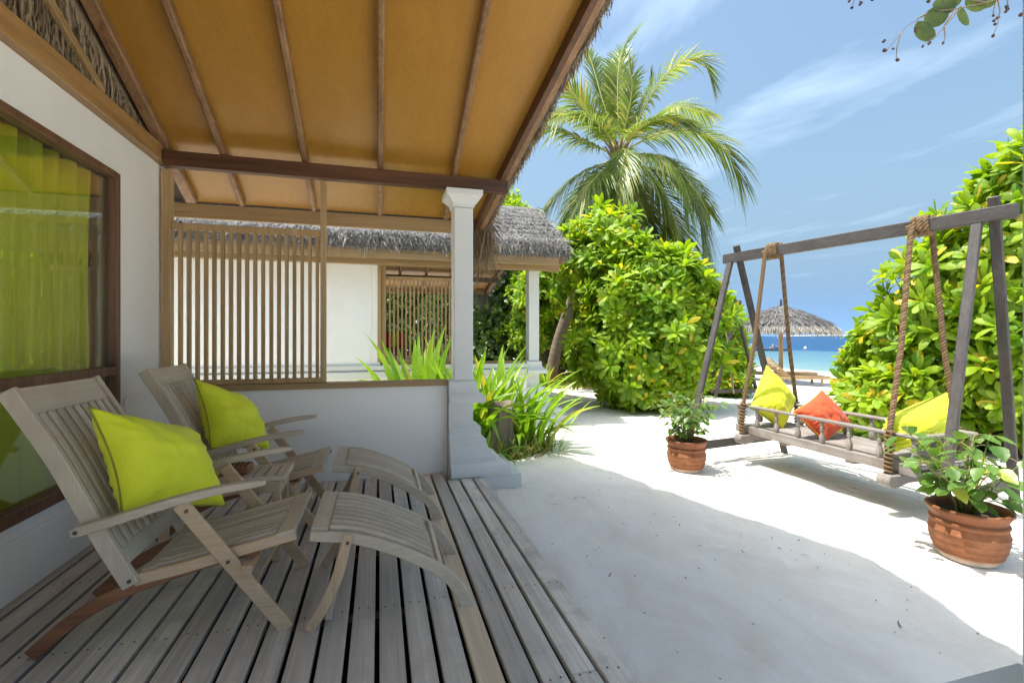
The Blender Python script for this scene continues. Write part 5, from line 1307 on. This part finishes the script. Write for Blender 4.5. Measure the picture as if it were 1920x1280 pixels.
def lounger(px, t, label, head=-1, rz=0.0, up=.55, L=1.95):
    p = P(px, 700, t); g = gz(p.x); root = tag(empty('sun_lounger', (p.x, p.y, g)), label, 'sun lounger', 'wooden beach loungers')
    X = (R_*math.cos(rz) + F_*math.sin(rz)).normalized(); Yv = Vector((0, 0, 1)).cross(X)
    def w_(x, y, z): return Vector((p.x, p.y, g)) + X*x + Yv*y + Vector((0, 0, z))
    for y in (-.32, .32): MB().bar(w_(-L/2, y, .26), w_(L/2, y, .26), .04, .10, Yv).cbuild('side_rail', M['screenX'], root)
    for x in (-L/2+.2, L/2-.25):
        for y in (-.27, .27): MB().bar(w_(x, y, .01), w_(x, y, .22), .07, .06, Yv).cbuild('leg', M['screenZ'], root)
    xb = -L/2+.62
    for k in range(11):
        x = xb+.06+k*(L/2-xb-.10)/10; MB().bar(w_(x, -.29, .305), w_(x, .29, .305), .085, .02, X).cbuild('slat', M['screenX'], root)
    for k in range(7):
        q = k/6; MB().bar(w_(xb-.60*q*1.05, -.29, .32+up*q), w_(xb-.60*q*1.05, .29, .32+up*q), .085, .02, X + Vector((0, 0, -up/.63))).cbuild('slat', M['screenX'], root)
    for y in (-.26, .26): MB().bar(w_(xb, y, .30), w_(xb-.63, y, .30+up), .03, .035, Yv).cbuild('back_rail', M['screenX'], root)
    MB().bar(w_(xb-.40, 0, .28+up*.6), w_(xb-.15, 0, .26), .03, .03, Yv).cbuild('prop', M['screenX'], root)
lounger(1492, 16.4, 'brown wooden sun lounger with raised back in front of the parasol post', up=.58)
lounger(1432, 18.6, 'wooden sun lounger left of the parasol post, seen between the swing legs', up=.55)
lounger(1480, 20.0, 'wooden sun lounger behind the parasol post, nearest to the water', up=.3)

# floating jetty, boat, swimmers, buoy
def jetty():
    c = P(1415, 657, 80); root = tag(empty('jetty', (c.x, c.y, -1.2)), 'long dark floating jetty low on the blue water', 'jetty'); a = P(1330, 657, 84); b = P(1480, 657, 80); a.z = b.z = -.98
    d = (b-a).normalized(); n = 9
    for k in range(n):
        p0 = a.lerp(b, k/n); p1 = a.lerp(b, (k+1)/n) - d*.12; MB().bar(p0, p1, 2.2, .36, d.cross(Vector((0, 0, 1)))).cbuild('pontoon', M['pontoon'], root, bevel=.05)
    for k in range(0, n, 2):
        p0 = a.lerp(b, k/n); m = MB(); m.tube([(p0.x, p0.y, -1.0), (p0.x, p0.y, -.35)], .09, 8); m.cbuild('mooring_post', M['pontoon'], root)
    return a, b
ja, jb = jetty()
def boat():
    c = P(1372, 650, 79); c.z = -1.2; d = (jb-ja).normalized(); s = d.cross(Vector((0, 0, 1))); root = tag(empty('motor_boat', c), 'white motor boat moored at the left end of the floating jetty', 'boat')
    st = [(-2.6, .75, .05, .75), (-1.5, .95, .0, .8), (0, 1.0, .0, .88), (1.5, .75, .05, 1.0), (2.6, .30, .25, 1.15), (3.1, .04, .6, 1.2)]; vs = []
    for x, w_, z0, z1 in st: vs += [c+d*x+s*w_+Vector((0, 0, z1)), c+d*x+s*w_*.6+Vector((0, 0, z0)), c+d*x-s*w_*.6+Vector((0, 0, z0)), c+d*x-s*w_+Vector((0, 0, z1))]
    fs = [(i*4+k, i*4+(k+1) % 4, i*4+4+(k+1) % 4, i*4+4+k) for i in range(5) for k in range(4)] + [(3, 2, 1, 0), (20, 21, 22, 23)]
    MB().add(vs, fs).build('hull', M['hull'], root, bevel=.03)
    cab = MB(); cv = [(-.9, .6, .88), (1.1, .6, .9), (.5, .5, 1.55), (-.8, .5, 1.55)]; vs = [c+d*x+s*w_+Vector((0, 0, z)) for x, w_, z in cv] + [c+d*x-s*w_+Vector((0, 0, z)) for x, w_, z in cv]
    cab.add(vs, [(0, 1, 2, 3), (7, 6, 5, 4), (0, 4, 5, 1), (1, 5, 6, 2), (2, 6, 7, 3), (3, 7, 4, 0)]); cab.build('cabin', M['pontoon'], root, bevel=.04)
boat()
def person(pt, label, seated=True, flip=1, mat='skin'):
    """small seated figure grown as one skin"""
    S = [(0, 0, .12), (0, 0, .38), (0, 0, .56), (.0, 0, .66), (.02, 0, .78)]; V = list(S); E = [(0, 1), (1, 2), (2, 3), (3, 4)]; rad = [.13, .12, .11, .05, .10]
    for s in (-1, 1):
        b = len(V); V += [(.02, s*.09, .10), (.40, s*.11, .16 if seated else -.3), (.46, s*.11, -.25)]; E += [(0, b), (b, b+1), (b+1, b+2)]; rad += [.09, .065, .045]
        b = len(V); V += [(0, s*.18, .54), (-.06, s*.24, .30), (.12, s*.20, .12)]; E += [(2, b), (b, b+1), (b+1, b+2)]; rad += [.055, .042, .035]
    me = bpy.data.meshes.new('person'); me.from_pydata([(x*flip, y, z) for x, y, z in V], E, []); me.materials.append(M[mat])
    o = bpy.data.objects.new('person', me); COL.objects.link(o); o.location = pt; o.rotation_euler = (0, 0, -YAW-.4)
    sk = o.modifiers.new('skin', 'SKIN'); sk.use_smooth_shade = True
    for i, r in enumerate(rad): me.skin_vertices[0].data[i].radius = (r, r)
    me.skin_vertices[0].data[0].use_root = True
    o.modifiers.new('smooth', 'SUBSURF').levels = 1
    return tag(o, label, 'person', 'people on the floating jetty')
pj = ja.lerp(jb, .66); person(Vector((pj.x, pj.y, -.80)), 'bare shouldered person sitting on the left half of the jetty')
pj = ja.lerp(jb, .80); person(Vector((pj.x, pj.y, -.80)), 'person crouched farther right along the jetty, beside dark gear', flip=-1)
pj = ja.lerp(jb, .86)
m = MB(); m.tube([pj+Vector((0, 0, .15)), pj+Vector((.0, 0, .5)), pj + Vector((.1, 0, .62))], [.55, .42, .12], 10); tag(m.build('gear_heap', M['pontoon'], smooth=True), 'dark heap of gear lying near the right end of the jetty', 'gear')
c = P(1510, 653, 92); c.z = -1.2
m = MB().lathe([(.001, -.15), (.2, -.1), (.3, .08), (.24, .26), (.08, .36), (.06, .5), (.001, .52)], c, 16); tag(m.build('buoy', M['hull'], smooth=True, org=c), 'small round white buoy floating on the blue water right of the parasol', 'buoy')
# cushioned seat inside the neighbour's veranda
def cushions():
    root = tag(empty('garden_bench', (.5, 11.25, 0)), 'high wooden bench inside the neighbouring veranda behind the slats', 'bench')
    X0, Y = .08, 11.25
    MB().box(X0, X0+.50, Y-.25, Y+.25, .94, .98).cbuild('seat', M['screenX'], root); MB().box(X0, X0+.50, Y+.21, Y+.25, .985, 1.25).cbuild('backrest', M['screenX'], root)
    for x in (X0+.03, X0+.47):
        for y in (Y-.22, Y+.22): MB().box(x-.025, x+.025, y-.025, y+.025, .002, .938).cbuild('leg', M['screenZ'], root)
    for k, (mt, sm, w_, lab) in enumerate((('red', 'red', .24, 'left red cushion on the bench inside the neighbouring veranda'), ('lime', 'lime_seam', .24, 'lime cushion between two red ones inside the neighbouring veranda'), ('red', 'red', .24, 'right red cushion on the bench inside the neighbouring veranda'))):
        x = X0+.01+k*.16; z = 1.0
        pillow('cushion', [(x, Y+.02, z+.33), (x, Y-.04, z), (x+.15, Y-.04, z), (x+.15, Y+.02, z+.33)], .10, M[mt], M[sm], lab, 'cushions in the neighbouring veranda', k, pinch=.02)
cushions()
